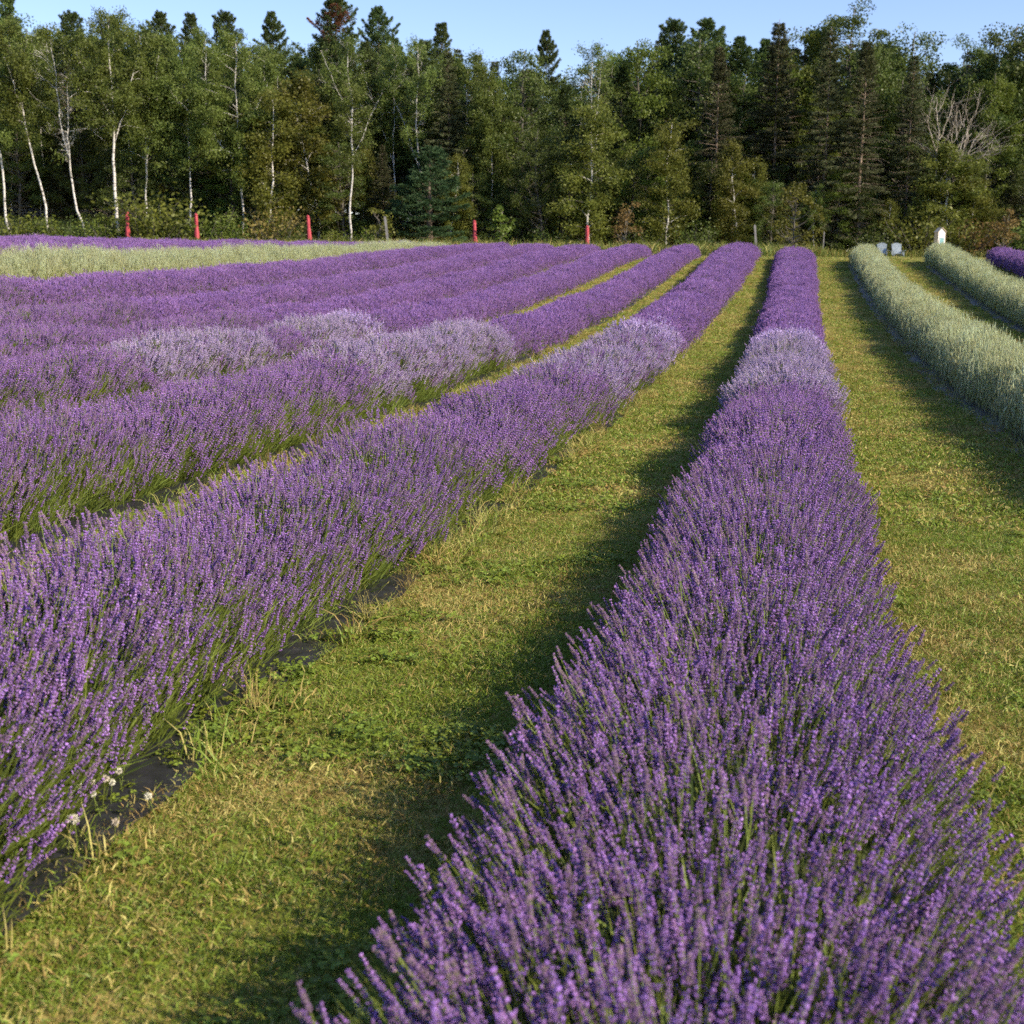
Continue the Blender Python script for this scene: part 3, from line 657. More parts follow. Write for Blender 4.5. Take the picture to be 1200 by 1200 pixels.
# ------------------------------------------------------------------ trees: a few of each kind, then copies
def spine(r, h, lean=(0, 0), wig=.12, n=14, curve=(0, 0)):
    t = np.linspace(0, 1, n); w = np.cumsum(r.normal(size=(n, 2)) * wig, 0); w -= w[0]
    return np.stack([lean[0] * h * t + curve[0] * h * t * t + w[:, 0], lean[1] * h * t + curve[1] * h * t * t + w[:, 1], h * t], -1)
def at_t(p, t): i = t * (len(p) - 1); k = min(int(i), len(p) - 2); return p[k] + (p[k + 1] - p[k]) * (i - k)
def limb(r, base, d, L, droop=.0, n=6, wig=.05):
    t = np.linspace(0, 1, n)[:, None]; p = base + d * L * t + np.array([0, 0, -1.0]) * droop * L * t ** 2
    p[1:] += np.cumsum(r.normal(size=(n - 1, 3)) * wig * L / n, 0); return p
TM = {}
def make_birch(key, seed, h=16, crown0=.32, rad=2.6, dens=1.25, forks=1, lean=(0, 0), curve=(0, 0), leaf='birch_leaf', bare=0.0, r0=.095, lsz=.135):
    r = np.random.default_rng(seed); tb, cb = MB(), MB()
    P = spine(r, h, lean, .07, 16, curve); tb.tube(P, np.linspace(r0, .018, 16), 7, 0)
    stems = [P]
    for _ in range(forks):
        t = r.uniform(.35, .6); b = at_t(P, t); d = unit(np.array([*(r.normal(size=2) * .35), 1.0])); Lf = h * (1 - t) * r.uniform(.75, .95)
        q = limb(r, b, d, Lf, -.03, 10, .12); tb.tube(q, np.linspace(r0 * (1 - t) * .75, .012, 10), 5, 0); stems.append(q)
    pos, al = [], []
    for si, q in enumerate(stems):
        nb = int((46 if si == 0 else 20) * dens + 4); t0 = crown0 if si == 0 else .15
        for i in range(nb):
            t = t0 + (1 - t0) * (i + r.random()) / nb; tt = (t - t0) / (1 - t0)
            L = rad * (.45 + .75 * math.sin(math.pi * min(1, .18 + tt * .75))) * r.uniform(.5, 1.15) * (1.0 if si == 0 else .7)
            az = r.random() * 6.283; el = r.uniform(.35, 1.0); d = np.array([math.cos(az) * math.cos(el), math.sin(az) * math.cos(el), math.sin(el)])
            b = limb(r, at_t(q, t), d, L, .35 if tt < .7 else .1, 6, .18); tb.tube(b, np.linspace(.022, .005, 6) * (1.3 - tt * .6), 3, 1 if r.random() < .7 else 0, False)
            if r.random() < bare: 
                for _ in range(4):
                    c = at_t(b, r.uniform(.3, .9)); tb.tube(limb(r, c, unit(d + r.normal(size=3) * .6), L * .4, .0, 4, .2), [.010, .008, .006, .003], 3, 0, False)
                continue
            n = int(250 * dens * L / 2 * r.uniform(.5, 1.4)) + 8
            s = r.uniform(.42, 1.08, n); c = np.array([at_t(b, min(x, 1)) for x in s]) + r.normal(size=(n, 3)) * np.array([.24, .24, .20]) * (.5 + s[:, None] * .6)
            c[:, 2] -= np.abs(r.normal(size=n)) * .22; pos.append(c)
    pos = np.concatenate(pos) if pos else np.zeros((1, 3)); leaf_quads(cb, pos, r.uniform(.7, 1.3, len(pos)) * lsz, 0, r, .7)
    TM[key] = (tb.build('trunk', [M['birch_bark'], M['grey_bark']], True), cb.build('crown', M[leaf]), h)
def make_pine(key, seed, h=20, crown0=.32, rad=2.8, leaf='pine_leaf', gap=.25, rusty=False):
    r = np.random.default_rng(seed); tb, cb = MB(), MB()
    P = spine(r, h, (0, 0), .035, 14); tb.tube(P, np.linspace(.20, .02, 14), 7, 0)
    z = crown0
    while z < 1.0:
        tt = (z - crown0) / (1 - crown0); nb = r.integers(4, 7); az0 = r.random() * 6; tier = r.uniform(.6, 1.15)
        for i in range(nb):
            if r.random() < gap * (1 - tt): continue
            L = rad * .92 * (1 - tt) ** .55 * tier * r.uniform(.65, 1.15) * (.8 + .4 * min(1, tt * 4)) + .15
            az = az0 + i * 6.283 / nb + r.normal() * .3; el = .0 + .75 * tt ** 1.5 + r.normal() * .1
            d = np.array([math.cos(az) * math.cos(el), math.sin(az) * math.cos(el), math.sin(el)]); sd = np.array([-math.sin(az), math.cos(az), 0])
            b = limb(r, at_t(P, min(z, 1)), d, L, -.18, 6, .10); tb.tube(b, np.linspace(.035 * (1 - tt * .6), .006, 6), 4, 0, False)
            n = int(26 * L) + 4; s = np.sqrt(r.uniform(.10, 1.06, n)); c = np.array([at_t(b, min(x, 1)) for x in s])
            w = .42 * L * np.clip(1.12 - s, .05, .6)[:, None] * r.normal(size=(n, 1)); c = c + sd * w + np.array([0, 0, 1]) * np.abs(r.normal(size=(n, 1))) * .05
            m = 1 if (rusty and .78 < z < .90 and r.random() < .8 and abs(az % 6.283 - 4.4) < 1.3) else 0
            k = 9; cc = np.repeat(c, k, 0); al = unit(np.repeat(unit(sd * np.sign(w) * .5 + d * .6 + [0, 0, .55]), k, 0) + r.normal(size=(len(cc), 3)) * .5)
            ln_ = r.uniform(.16, .32, len(cc)); leaf_quads(cb, cc + al * ln_[:, None] * .5, ln_, m, r, .17, None, .05, al)
        z += r.uniform(.024, .042) * (20 / h) * (1 - .55 * tt)
    c = np.repeat(at_t(P, 1.0)[None, :], 40, 0) + np.stack([r.normal(size=40) * .05, r.normal(size=40) * .05, r.uniform(-.5, .35, 40)], -1)
    leaf_quads(cb, c, r.uniform(.14, .28, 40), 0, r, .18, None, .5, np.tile([0, 0, 1.0], (40, 1)))
    TM[key] = (tb.build('trunk', M['pine_bark'], True), cb.build('crown', [M[leaf], M['rust_leaf']]), h)
def make_spruce(key, seed, h=18, crown0=.12, rad=2.4, leaf='spruce_leaf', thin=.25, bark='spruce_bark'):
    r = np.random.default_rng(seed); tb, cb = MB(), MB()
    P = spine(r, h, (0, 0), .02, 14); tb.tube(P, np.linspace(.17, .012, 14), 7, 0)
    z = crown0
    while z < .99:
        nb = r.integers(5, 8); az0 = r.random() * 6
        for i in range(nb):
            L = (rad * (1 - z) ** .8 * r.uniform(.6, 1.12) + .15) * (.8 + .2 * min(1, (z - crown0) * 5)); az = az0 + i * 6.283 / nb + r.normal() * .25
            el = -.12 + .85 * z ** 2 + r.normal() * .08; d = np.array([math.cos(az) * math.cos(el), math.sin(az) * math.cos(el), math.sin(el)]); sd = np.array([-math.sin(az), math.cos(az), 0])
            b = limb(r, at_t(P, z), d, L, .12 - .12 * z, 5, .06); tb.tube(b, np.linspace(.022, .006, 5), 3, 0, False)
            if r.random() < thin * (1.3 - z): continue
            n = int(34 * L) + 7; s = r.uniform(.15, 1.05, n); c = np.array([at_t(b, min(x, 1)) for x in s]); sg = r.choice([-1, 1], n)[:, None]; w = (.15 + .45 * np.clip(1.1 - s, 0, 1) * L * .5)[:, None] * r.random((n, 1))
            c = c + sd * sg * w + np.array([0, 0, -1]) * r.random((n, 1)) * .16; k = 4; cc = np.repeat(c, k, 0)
            al = unit(np.repeat(d * .6 + sd * sg * .7 + [0, 0, -.35], k, 0) + r.normal(size=(len(cc), 3)) * .4); leaf_quads(cb, cc + al * .1, r.uniform(.14, .30, len(cc)), 0, r, .20, None, .05, al)
        z += r.uniform(.016, .026) * (18 / h)
    TM[key] = (tb.build('trunk', M[bark], True), cb.build('crown', M[leaf]), h)
def make_broad(key, seed, h=15, rad=3.2, crown0=.25, leaf='broad_leaf', clumps=95, per=170, bark='grey_bark', lsz=.14, r0=.17):
    r = np.random.default_rng(seed); tb, cb = MB(), MB()
    P = spine(r, h * .92, (0, 0), .09, 12); tb.tube(P, np.linspace(r0, .03, 12), 7, 0); pos = []
    for i in range(clumps):
        tt = (i + r.random()) / clumps; z = crown0 + (1 - crown0) * tt; az = r.random() * 6.283
        R = rad * math.sin(math.pi * min(1, .22 + tt * .72)) ** .7 * math.sqrt(r.uniform(.2, 1)) * r.uniform(.8, 1.15)
        c = at_t(P, min(z, 1) * .97) + np.array([math.cos(az) * R, math.sin(az) * R, r.normal() * .3])
        b0 = at_t(P, max(.12, min(z, 1) - R / h * .9)); mid = (b0 + c) / 2 + np.array([0, 0, -.15 * R]); tb.tube(np.array([b0, mid, c]), [.035 + .01 * R, .022, .006], 4, 0, False)
        n = int(per * r.uniform(.6, 1.5)); q = unit(r.normal(size=(n, 3))) * (r.random((n, 1)) ** .45) * r.uniform(.5, .95) * np.array([1.1, 1.1, .75]) * (rad / 3.2 + .3) / 1.3; pos.append(c + q)
    pos = np.concatenate(pos); leaf_quads(cb, pos, r.uniform(.7, 1.35, len(pos)) * lsz, 0, r, .75)
    TM[key] = (tb.build('trunk', M[bark], True), cb.build('crown', M[leaf]), h)
def make_dead(key, seed, h=12, mat='dead_wood'):
    r = np.random.default_rng(seed); tb, cb = MB(), MB()
    def grow(mb, b, d, L, rad, lev):
        p = limb(r, b, d, L, -.08, 7, .22); (tb if lev < 2 else cb).tube(p, np.linspace(rad, rad * .45, 7), 5 if lev < 2 else 3, 0, lev == 0)
        if lev >= 4: return
        for i in range(4 if lev == 0 else r.integers(3, 5)):
            t = r.uniform(.35, 1.0) if lev else r.uniform(.55, 1.0); grow(mb, at_t(p, t), unit(d + r.normal(size=3) * np.array([.55, .55, .25])), L * r.uniform(.55, .8), max(.008, rad * .5), lev + 1)
    grow(tb, np.zeros(3), unit(np.array([.03, .0, 1])), h * .42, .13, 0)
    TM[key] = (tb.build('trunk', M[mat], True), cb.build('twigs', M[mat]), h)
def make_bush(key, seed, h=1.8, rad=1.1, leaf='broad_leaf', n=1500, lsz=.11):
    r = np.random.default_rng(seed); tb, cb = MB(), MB(); pos = []
    for i in range(16):
        az = r.random() * 6.28; d = unit(np.array([math.cos(az) * r.uniform(.1, .8), math.sin(az) * r.uniform(.1, .8), 1.0])); L = h * r.uniform(.6, 1.05)
        p = limb(r, np.array([*(r.normal(size=2) * .12 * rad), -.05]), d, L, .08, 6, .15); tb.tube(p, np.linspace(.018, .004, 6), 3, 0, False)
        m = n // 16; s = r.uniform(.15, 1.05, m); pos.append(np.array([at_t(p, min(x, 1)) for x in s]) + r.normal(size=(m, 3)) * .16 * rad)
    pos = np.concatenate(pos); pos[:, 2] = np.abs(pos[:, 2]); leaf_quads(cb, pos, r.uniform(.6, 1.3, len(pos)) * lsz, 0, r, .6)
    TM[key] = (tb.build('stems', M['grey_bark']), cb.build('crown', M[leaf]), h)

for i in range(4): make_birch('birch%d' % i, 600 + i, 16, (.42, .36, .40, .30)[i], 2.7, 1.2, 1 + i % 2, ((-.02, 0), (.03, 0), (0, 0), (-.05, 0))[i])
for i in range(3): make_birch('gold%d' % i, 620 + i, 10, .12, 1.9, 1.2, 0, (0, 0), (0, 0), 'gold_leaf', r0=.07)
make_birch('leaning_birch', 631, 15, .50, 2.2, .9, 1, (-.16, 0), (.02, 0))
make_birch('bare_birch', 632, 13, .42, 2.3, .6, 2, (-.18, 0), (.06, 0), bare=.85)
make_birch('thick_birch', 633, 16, .48, 2.8, 1.1, 2, (-.02, 0), (.03, 0), r0=.155)
make_birch('topped_birch', 634, 17, .55, 2.2, .85, 2, (0, 0), (0, 0), bare=.25, r0=.11)
make_birch('topped_birch2', 635, 17, .62, 2.0, .8, 1, (.02, 0), (0, 0), bare=.3, r0=.12)
make_birch('slim_birch', 636, 14, .5, 1.5, .8, 0, (0, 0), (0, 0), r0=.085)
for i in range(4): make_pine('pine%d' % i, 650 + i, 20, .28, (4.0, 3.4, 4.2, 3.3)[i], gap=(.3, .38, .3, .36)[i])
make_pine('rusty_pine', 655, 21, .30, 4.6, rusty=True, gap=.22)
make_pine('young_pine', 656, 8, .05, 2.4, 'blue_leaf', .12)
for i in range(4): make_spruce('spruce%d' % i, 670 + i, 18, (.10, .16, .14, .06)[i], (3.3, 3.6, 3.4, 3.5)[i], thin=(.5, .35, .55, .2)[i])
for i in range(3): make_broad('broad%d' % i, 690 + i, 15, 3.5, (.2, .28, .16)[i])
for i in range(2): make_broad('bright%d' % i, 700 + i, 15, 3.0, .15, 'bright_leaf')
make_broad('oak', 705, 19, 3.4, .45, 'broad_leaf', 85, 190)
make_broad('sapling', 706, 2.7, .75, .30, 'bright_leaf', 16, 42, lsz=.13, r0=.03)
make_broad('gold_sapling', 707, 2.6, .8, .25, 'gold_leaf', 15, 40, lsz=.13, r0=.03)
make_broad('brown_sapling', 708, 3.0, 1.1, .18, 'brown_leaf', 22, 38, lsz=.12, r0=.03)
make_broad('gold_tree', 709, 5.5, 1.9, .15, 'gold_leaf', 44, 70, lsz=.15, r0=.06)
make_dead('dead', 720, 12)
make_dead('dead2', 723, 10)
for i in range(4): make_bush('bush%d' % i, 730 + i, 1.9, 1.2, ('broad_leaf', 'weed', 'birch_leaf', 'bright_leaf')[i])
make_bush('gold_bush', 735, 2.0, 1.2, 'gold_leaf'); make_bush('brown_bush', 736, 2.0, 1.1, 'brown_leaf', 900)

TOP = {}
def plant(name, key, label, cat, x, y, h, rotz=0.0, group=None, wide=1.0, tilt=(0, 0), sink=.05):
    tm, cm_, h0 = TM[key]
    if key not in TOP:
        co = np.zeros(len(cm_.vertices) * 3, np.float32); cm_.vertices.foreach_get('co', co); TOP[key] = max(float(np.percentile(co[2::3], 99.7)), .5 * h0)
    s = h / TOP[key]
    o = thing(name, label, cat, (x, y, ground_h(x, y) - sink), rotz, group, (s * wide, s * wide, s))
    if tilt != (0, 0): o.rotation_euler = (tilt[0], tilt[1], rotz)
    link('stems' if 'bush' in key else 'trunk', tm, o); link('twigs' if 'dead' in key else 'crown', cm_, o)
    return o
def tree_px(name, key, label, u, vtop, dist, rotz=0.0, wide=1.0, group=None, cat='tree', tilt=(0, 0)):
    x, y, g = spot(u, dist); return plant(name, key, label, cat, x, y, max(1.0, top_height(u, vtop, dist) - g), rotz, group, wide, tilt)

# front trees, each placed by the photograph: (name, key, label, column, top, distance, spin, width)
FRONT = [
 ('birch_tree', 'birch0', 'birch with a kinked white trunk at the left end of the forest edge', 14, 2, 87, 0.3, 1.0),
 ('birch_tree', 'leaning_birch', 'slim birch whose white trunk leans left above the dirt bank', 60, 26, 86, .1, 1.0),
 ('birch_tree', 'bare_birch', 'birch with a bare pale twiggy crown and a leaning white trunk', 104, 62, 85.5, 0.15, .9),
 ('birch_tree', 'thick_birch', 'thick white birch beside the first red umbrella', 143, 12, 86, 0.0, .9),
 ('birch_tree', 'birch1', 'bright white birch trunk just right of the thick birch and first umbrella', 172, 30, 88, 0.2, .95),
 ('birch_tree', 'slim_birch', 'slender grey-white birch stem between the two leftmost umbrellas', 160, 60, 92, 0, 1),
 ('birch_tree', 'birch2', 'dark stemmed birch close beside the second red umbrella', 226, 45, 88, 1.1, 1.0),
 ('birch_tree', 'birch3', 'birch with yellowish leaves between the second and third umbrellas', 285, 40, 88, 2.3, 1.0),
 ('birch_tree', 'gold2', 'low yellow-green birch left of the third red umbrella', 322, 110, 87, .7, 1.25),
 ('birch_tree', 'slim_birch', 'straight thin birch with one clean white stem beside the yellow sapling', 414, 95, 86, 2.0, 1.2),
 ('birch_tree', 'gold0', 'golden green birch crown standing behind the third red umbrella', 372, 88, 90, 2.0, 1.3),
 ('birch_tree', 'topped_birch', 'tall birch with white upper trunk below the highest pine', 410, 42, 93, 0, 1.0),
 ('birch_tree', 'topped_birch2', 'tall birch with open twiggy top right of the highest pine', 464, 50, 94, 1.0, .9),
 ('birch_tree', 'topped_birch', 'tall birch with bright white forked top against the dark spruce', 496, 45, 92, 2.5, .9),
 ('birch_tree', 'birch2', 'birch with thin white stem between the grey post and the round sapling', 575, 75, 91, .4, 1.0),
 ('birch_tree', 'gold1', 'yellow-leaved slim birch rising right behind the last red umbrella', 688, 118, 86.5, 0, 1.25),
 ('birch_tree', 'topped_birch2', 'tall birch with pale upper trunk above the last red umbrella', 690, 50, 92, 2.9, 1.0),
 ('birch_tree', 'gold2', 'young birch with leaning white stem right of the brown-leaved sapling', 780, 140, 87, 2.4, 1.15),
 ('birch_tree', 'gold0', 'small yellow birch with thin white stem near the leaning grey plank', 861, 165, 88, 1.2, 1.1),
 ('birch_tree', 'gold1', 'small yellow birch directly behind the leaning grey plank', 884, 185, 90, 1.9, 1.0),
 ('pine_tree', 'rusty_pine', 'highest dark pine with a rusty brown patch near its top', 402, -4, 99, 0, 1.0),
 ('pine_tree', 'pine0', 'dark pine just right of the highest pine', 447, 8, 101, .5, .9),
 ('pine_tree', 'pine1', 'bluish pine with ragged plumes above the third red umbrella', 328, 14, 98, 1.0, 1.0),
 ('pine_tree', 'pine2', 'dark pine with spiky top left of the ragged plumed pine', 272, 14, 99, 2.0, .9),
 ('pine_tree', 'pine3', 'dark pine top above the second red umbrella', 237, 16, 100, 3.0, .9),
 ('pine_tree', 'pine0', 'green pine top between the first and second umbrellas', 203, 14, 99, 4.0, .9),
 ('pine_tree', 'pine1', 'narrow pine top above the thick white birch', 147, 19, 100, 5.0, .8),
 ('pine_tree', 'pine3', 'very dark pine behind the leftmost birches', 30, -10, 98, 1.4, 1.0),
 ('pine_tree', 'pine2', 'yellowish green pine behind the bare twiggy birch', 98, 14, 99, 2.4, .9),
 ('pine_tree', 'pine3', 'pointed pine behind the broad dark spruce', 520, 27, 101, .2, .9),
 ('spruce_tree', 'spruce3', 'broad dark spruce left of the forest gap with thin birches', 528, 62, 92, 0, 1.1),
 ('pine_tree', 'young_pine', 'young bluish pine with full branches near the ground by the grey post', 505, 172, 86.5, 0, 1.55),
 ('pine_tree', 'pine1', 'lone dark pine tip poking above lower leafy trees', 639, 36, 103, .9, .8),
 ('broad_tree', 'broad0', 'leafy dark tree beneath the lone pine tip', 612, 62, 93, 0, .9),
 ('broad_tree', 'broad1', 'rounded dark green tree low between the last two umbrellas', 635, 150, 88, 1, 1.0),
 ('broad_tree', 'bright0', 'fresh green leafy tree behind the brown-leaved sapling', 745, 52, 95, 0, 1.0),
 ('pine_tree', 'pine2', 'pine tip above the fresh green leafy trees', 780, 24, 102, 1.6, .9),
 ('pine_tree', 'pine0', 'full green pine left of the dark drooping spruce', 822, 22, 99, 2.1, 1.1),
 ('spruce_tree', 'spruce2', 'thin grey-green spruce with drooping branches and visible trunk', 836, 56, 92, 1, 1.1),
 ('spruce_tree', 'spruce1', 'tall dark pointed spruce above the purple middle row', 903, 28, 93, 0, 1.15),
 ('broad_tree', 'bright1', 'yellow-green leafy tree between two tall spruces', 935, 35, 98, 2, .9),
 ('broad_tree', 'oak', 'tallest leafy tree with round dark top right of the pointed spruce', 985, 3, 97, 0, 1.1),
 ('spruce_tree', 'spruce0', 'sparse spruce with pale brown trunk showing through left of the chairs', 962, 38, 90.5, 2, 1.15),
 ('spruce_tree', 'spruce2', 'sparse brown-trunked spruce behind the tall pale green row', 1003, 50, 89.5, 3, 1.25),
 ('spruce_tree', 'spruce0', 'thin spruce with bare lower trunk behind the grey chairs', 1058, 66, 92, 5, 1.0),
 ('broad_tree', 'broad2', 'loose leafy tree behind the dead grey tree', 1062, 38, 99, 0, 1.0),
 ('dead_tree', 'dead', 'dead tree with bare pale spreading branches among dark foliage', 1091, 84, 89.5, 0.4, 1.0),
 ('broad_tree', 'oak', 'round topped dark leafy tree right of the dead tree', 1118, 42, 98, 2.6, .9),
 ('broad_tree', 'bright0', 'brighter green tree right of the dead tree', 1150, 90, 94, 1.2, .9),
 ('broad_tree', 'broad1', 'leafy tree with pale branches at the right end of the forest', 1178, 28, 97, 0, 1.0),
 ('broad_tree', 'broad0', 'tall leafy tree closing the forest beyond the dark purple row', 1215, 24, 96, 2, 1.0),
 ('birch_tree', 'gold0', 'golden olive birch rising behind the white box', 1106, 165, 88, .6, 1.7),
 ('birch_tree', 'gold1', 'olive green birch right of the white box', 1140, 205, 88.5, 2.6, 1.6),
 ('gold_tree', 'gold_tree', 'low yellow-orange leafy tree at the end of the middle row', 925, 214, 85, 1.2, 1.0),
 ('brown_tree', 'brown_sapling', 'small brown-leaved sapling behind the dark purple row', 1165, 244, 84, .8, 1.0),
 ('sapling', 'brown_sapling', 'small sapling with brown autumn leaves right of the last umbrella', 730, 236, 82, 0, 1.0),
 ('sapling', 'sapling', 'small round green sapling on a thin stem between two umbrellas', 585, 240, 82, 0, 1.0),
 ('sapling', 'gold_sapling', 'small yellow-green sapling beside the leaning grey post', 443, 242, 83, 1, 1.0),
]
for (nm, key, lab, u, vt, dist, rz, wd) in FRONT: tree_px(nm, key, lab, u, vt, dist, rz, wd)

# trees further in: only their place tells them apart
FILL = {'pine_tree': (['pine0', 'pine1', 'pine2', 'pine3'], 'dark pine deep in the forest behind the front trees', 'pines deep in the forest'),
        'birch_tree': (['birch0', 'birch1', 'birch2', 'birch3'], 'half hidden birch deep in the forest behind the front trees', 'birches deep in the forest'),
        'spruce_tree': (['spruce0', 'spruce1', 'spruce2', 'spruce3'], 'dark spruce deep in the forest behind the front trees', 'spruces deep in the forest'),
        'broad_tree': (['broad0', 'broad1', 'broad2', 'bright0', 'bright1'], 'leafy broad tree deep in the forest behind the front trees', 'leafy trees deep in the forest')}
skyline_u = [-60, 0, 60, 130, 180, 230, 300, 370, 450, 520, 560, 600, 660, 720, 780, 850, 900, 960, 1030, 1060, 1120, 1200, 1280]
skyline_v = [12, 8, 20, 30, 30, 30, 32, 42, 40, 48, 60, 80, 80, 62, 42, 38, 48, 28, 48, 60, 55, 48, 38]
def filler(dist, step, off, drop, kinds):
    u = -70 + off; i = 0
    while u < 1290:
        uu = u + random.uniform(-.3, .3) * step; left = uu < 560
        nm = random.choices(['birch_tree', 'pine_tree', 'spruce_tree', 'broad_tree'], kinds[0] if left else kinds[1])[0]
        keys, lab, grp = FILL[nm]; d = dist + random.uniform(-1.2, 1.2)
        tree_px(nm, random.choice(keys), lab, uu, float(np.interp(uu, skyline_u, skyline_v)) + random.uniform(0, drop), d, random.uniform(0, 6.28), random.uniform(.85, 1.2), grp)
        u += step; i += 1
filler(95.5, 38, 5, 90, ([5, 2, 1, 2], [1, 2, 4, 4]))
filler(100, 40, 20, 45, ([2, 3, 2, 2], [0, 3, 3, 3]))
filler(105, 38, 0, 30, ([1, 4, 3, 2], [0, 3, 4, 3]))
filler(111, 42, 15, 30, ([0, 4, 3, 3], [0, 3, 4, 3]))
filler(118, 46, 8, 40, ([0, 4, 4, 4], [0, 3, 4, 4]))
# young trees and undergrowth filling the dark lower storey
for d0, st in ((90, 24), (94, 26), (99, 30), (104, 34), (110, 30)):
    u = -60 + random.uniform(0, 10)
    while u < 1270:
        x, y, g = spot(u, d0 + random.uniform(-1.5, 1.5)); key = random.choice(['broad0', 'broad1', 'broad2', 'spruce3', 'gold0', 'bright0', 'birch2'])
        if not (u < 120 and d0 < 92):
            kd = {'br': 'leafy', 'sp': 'dark spruce-like', 'go': 'golden leaved', 'bi': 'birch-like'}[key[:2]] if not key.startswith('bright') else 'bright green'
            plant('young_tree', key, 'young %s tree filling the dark lower storey inside the forest edge' % ('birch' if kd == 'birch-like' else 'spruce' if kd == 'dark spruce-like' else kd), 'tree', x, y, random.uniform(3.0, 7.5) + (3.5 if d0 > 100 else 0), random.uniform(0, 6.28), 'young %s trees inside the forest edge' % kd, 1.25 if d0 < 100 else 1.7)
        u += st * random.uniform(.8, 1.2)
# bushes along the field edge on the left, under the birches
BUSH = [(20, 'bush1', 'leafy green bush at the left end of the field edge', 2.0), (42, 'bush2', 'low bush below the leaning slim birch', 1.6), (68, 'bush3', 'bright bush between the leaning birch and the bare crowned birch', 1.7),
        (92, 'bush0', 'dark bush at the foot of the bare crowned birch', 1.6), (122, 'bush1', 'bush left of the thick white birch', 1.9), (158, 'bush2', 'bush at the right foot of the first umbrella', 2.1),
        (181, 'gold_bush', 'yellow-green bush taller than its neighbours between the two leftmost umbrellas', 3.0), (200, 'bush0', 'dark leafy bush below the yellow-green bush', 1.8), (220, 'bush1', 'bush against the left side of the second umbrella', 1.7),
        (248, 'bush2', 'bush right of the second umbrella', 2.2), (272, 'bush3', 'low green bush among thin stems right of the second umbrella', 1.6), (300, 'bush1', 'bush halfway between second and third umbrellas', 1.8),
        (318, 'brown_bush', 'brownish bush left of the third umbrella', 2.3), (345, 'bush0', 'dark low bush touching the third umbrella', 1.4), (390, 'bush1', 'low weedy bush right of the third umbrella', 1.2),
        (428, 'bush3', 'small green bush at the foot of the straight thin birch', 1.3), (645, 'bush0', 'dark bush left of the last umbrella', 1.6), (760, 'bush2', 'dark bush right of the brown-leaved sapling', 1.8),
        (815, 'bush0', 'dark bush under the thin grey-green spruce', 1.8), (1025, 'bush0', 'dark bush behind the grey chairs', 1.8), (1075, 'gold_bush', 'yellowish bush left of the white box', 2.6), (1122, 'gold_bush', 'yellowish bush right of the white box', 2.2), (1140, 'brown_bush', 'brownish bush at the end of the dark purple row', 2.2), (1188, 'bush2', 'green bush past the end of the dark purple row', 2.4)]
for i, (u, key, lab, h) in enumerate(BUSH):
    x, y, g = spot(u, 84.5 + (i % 3) * .6 if u < 600 else 86.5); plant('bush', key, lab, 'bush', x, y, h * 1.3, i * 1.7, 'bushes along the field edge', 1.35)
for i, u in enumerate(np.arange(-50, 330, 11)):
    x, y, g = spot(u + 3 * math.sin(i * 2.1), 101.5 + 2.0 * (i % 3)); plant('bush', 'bush%d' % (i % 4), 'dense bush behind the dirt track under the left hand birches', 'bush', x, y, 3.0 + (i * 7 % 5) * .35, i * 1.1, 'bushes behind the dirt track', 1.5)
# tall weeds along the far field edge
library('weeds', [grass_clump(800 + i, 30, .75, .16, [M['weed'], M['grass_dry']], .018, .35, .8) for i in range(5)])
n = 2600; uu = rng.uniform(-40, 960, n); dd = rng.uniform(73, 84, n); P = np.array([spot(a, b) for a, b in zip(uu, dd)])
P = P[(P[:, 1] > 72.5)]; n = len(P)
tag(scatter('weeds', 'weeds', P, np.stack([0 * P[:, 0], 0 * P[:, 0], rng.uniform(0, 6.28, n)], -1), rng.uniform(.5, 1.15, n)), 'tall yellow-green weeds between the lavender and the forest', 'weeds')
n = 1500; uu = rng.uniform(900, 1260, n); dd = rng.uniform(84, 92, n); P = np.array([spot(a, b) for a, b in zip(uu, dd)])
tag(scatter('weeds', 'weeds', P, np.stack([0 * P[:, 0], 0 * P[:, 0], rng.uniform(0, 6.28, n)], -1), rng.uniform(.5, 1.0, n)), 'tall dark grass under the spruces behind the chairs', 'weeds')
# dirt track on the bank
us = np.linspace(-60, 300, 90); k = len(us); ds = np.linspace(95.0, 99.6, 9)
v = np.concatenate([np.array([spot(u, d_ + .25 * math.sin(u * .11)) for u in us]) + np.array([0, 0, .05]) for d_ in ds]); i = (np.arange(k - 1)[None, :] + k * np.arange(8)[:, None]).ravel()
tag(link('dirt_track', np_mesh('dirt_track', v, [np.stack([i, i + 1, i + 1 + k, i + k], -1)], [M['dirt']])), kind='structure')

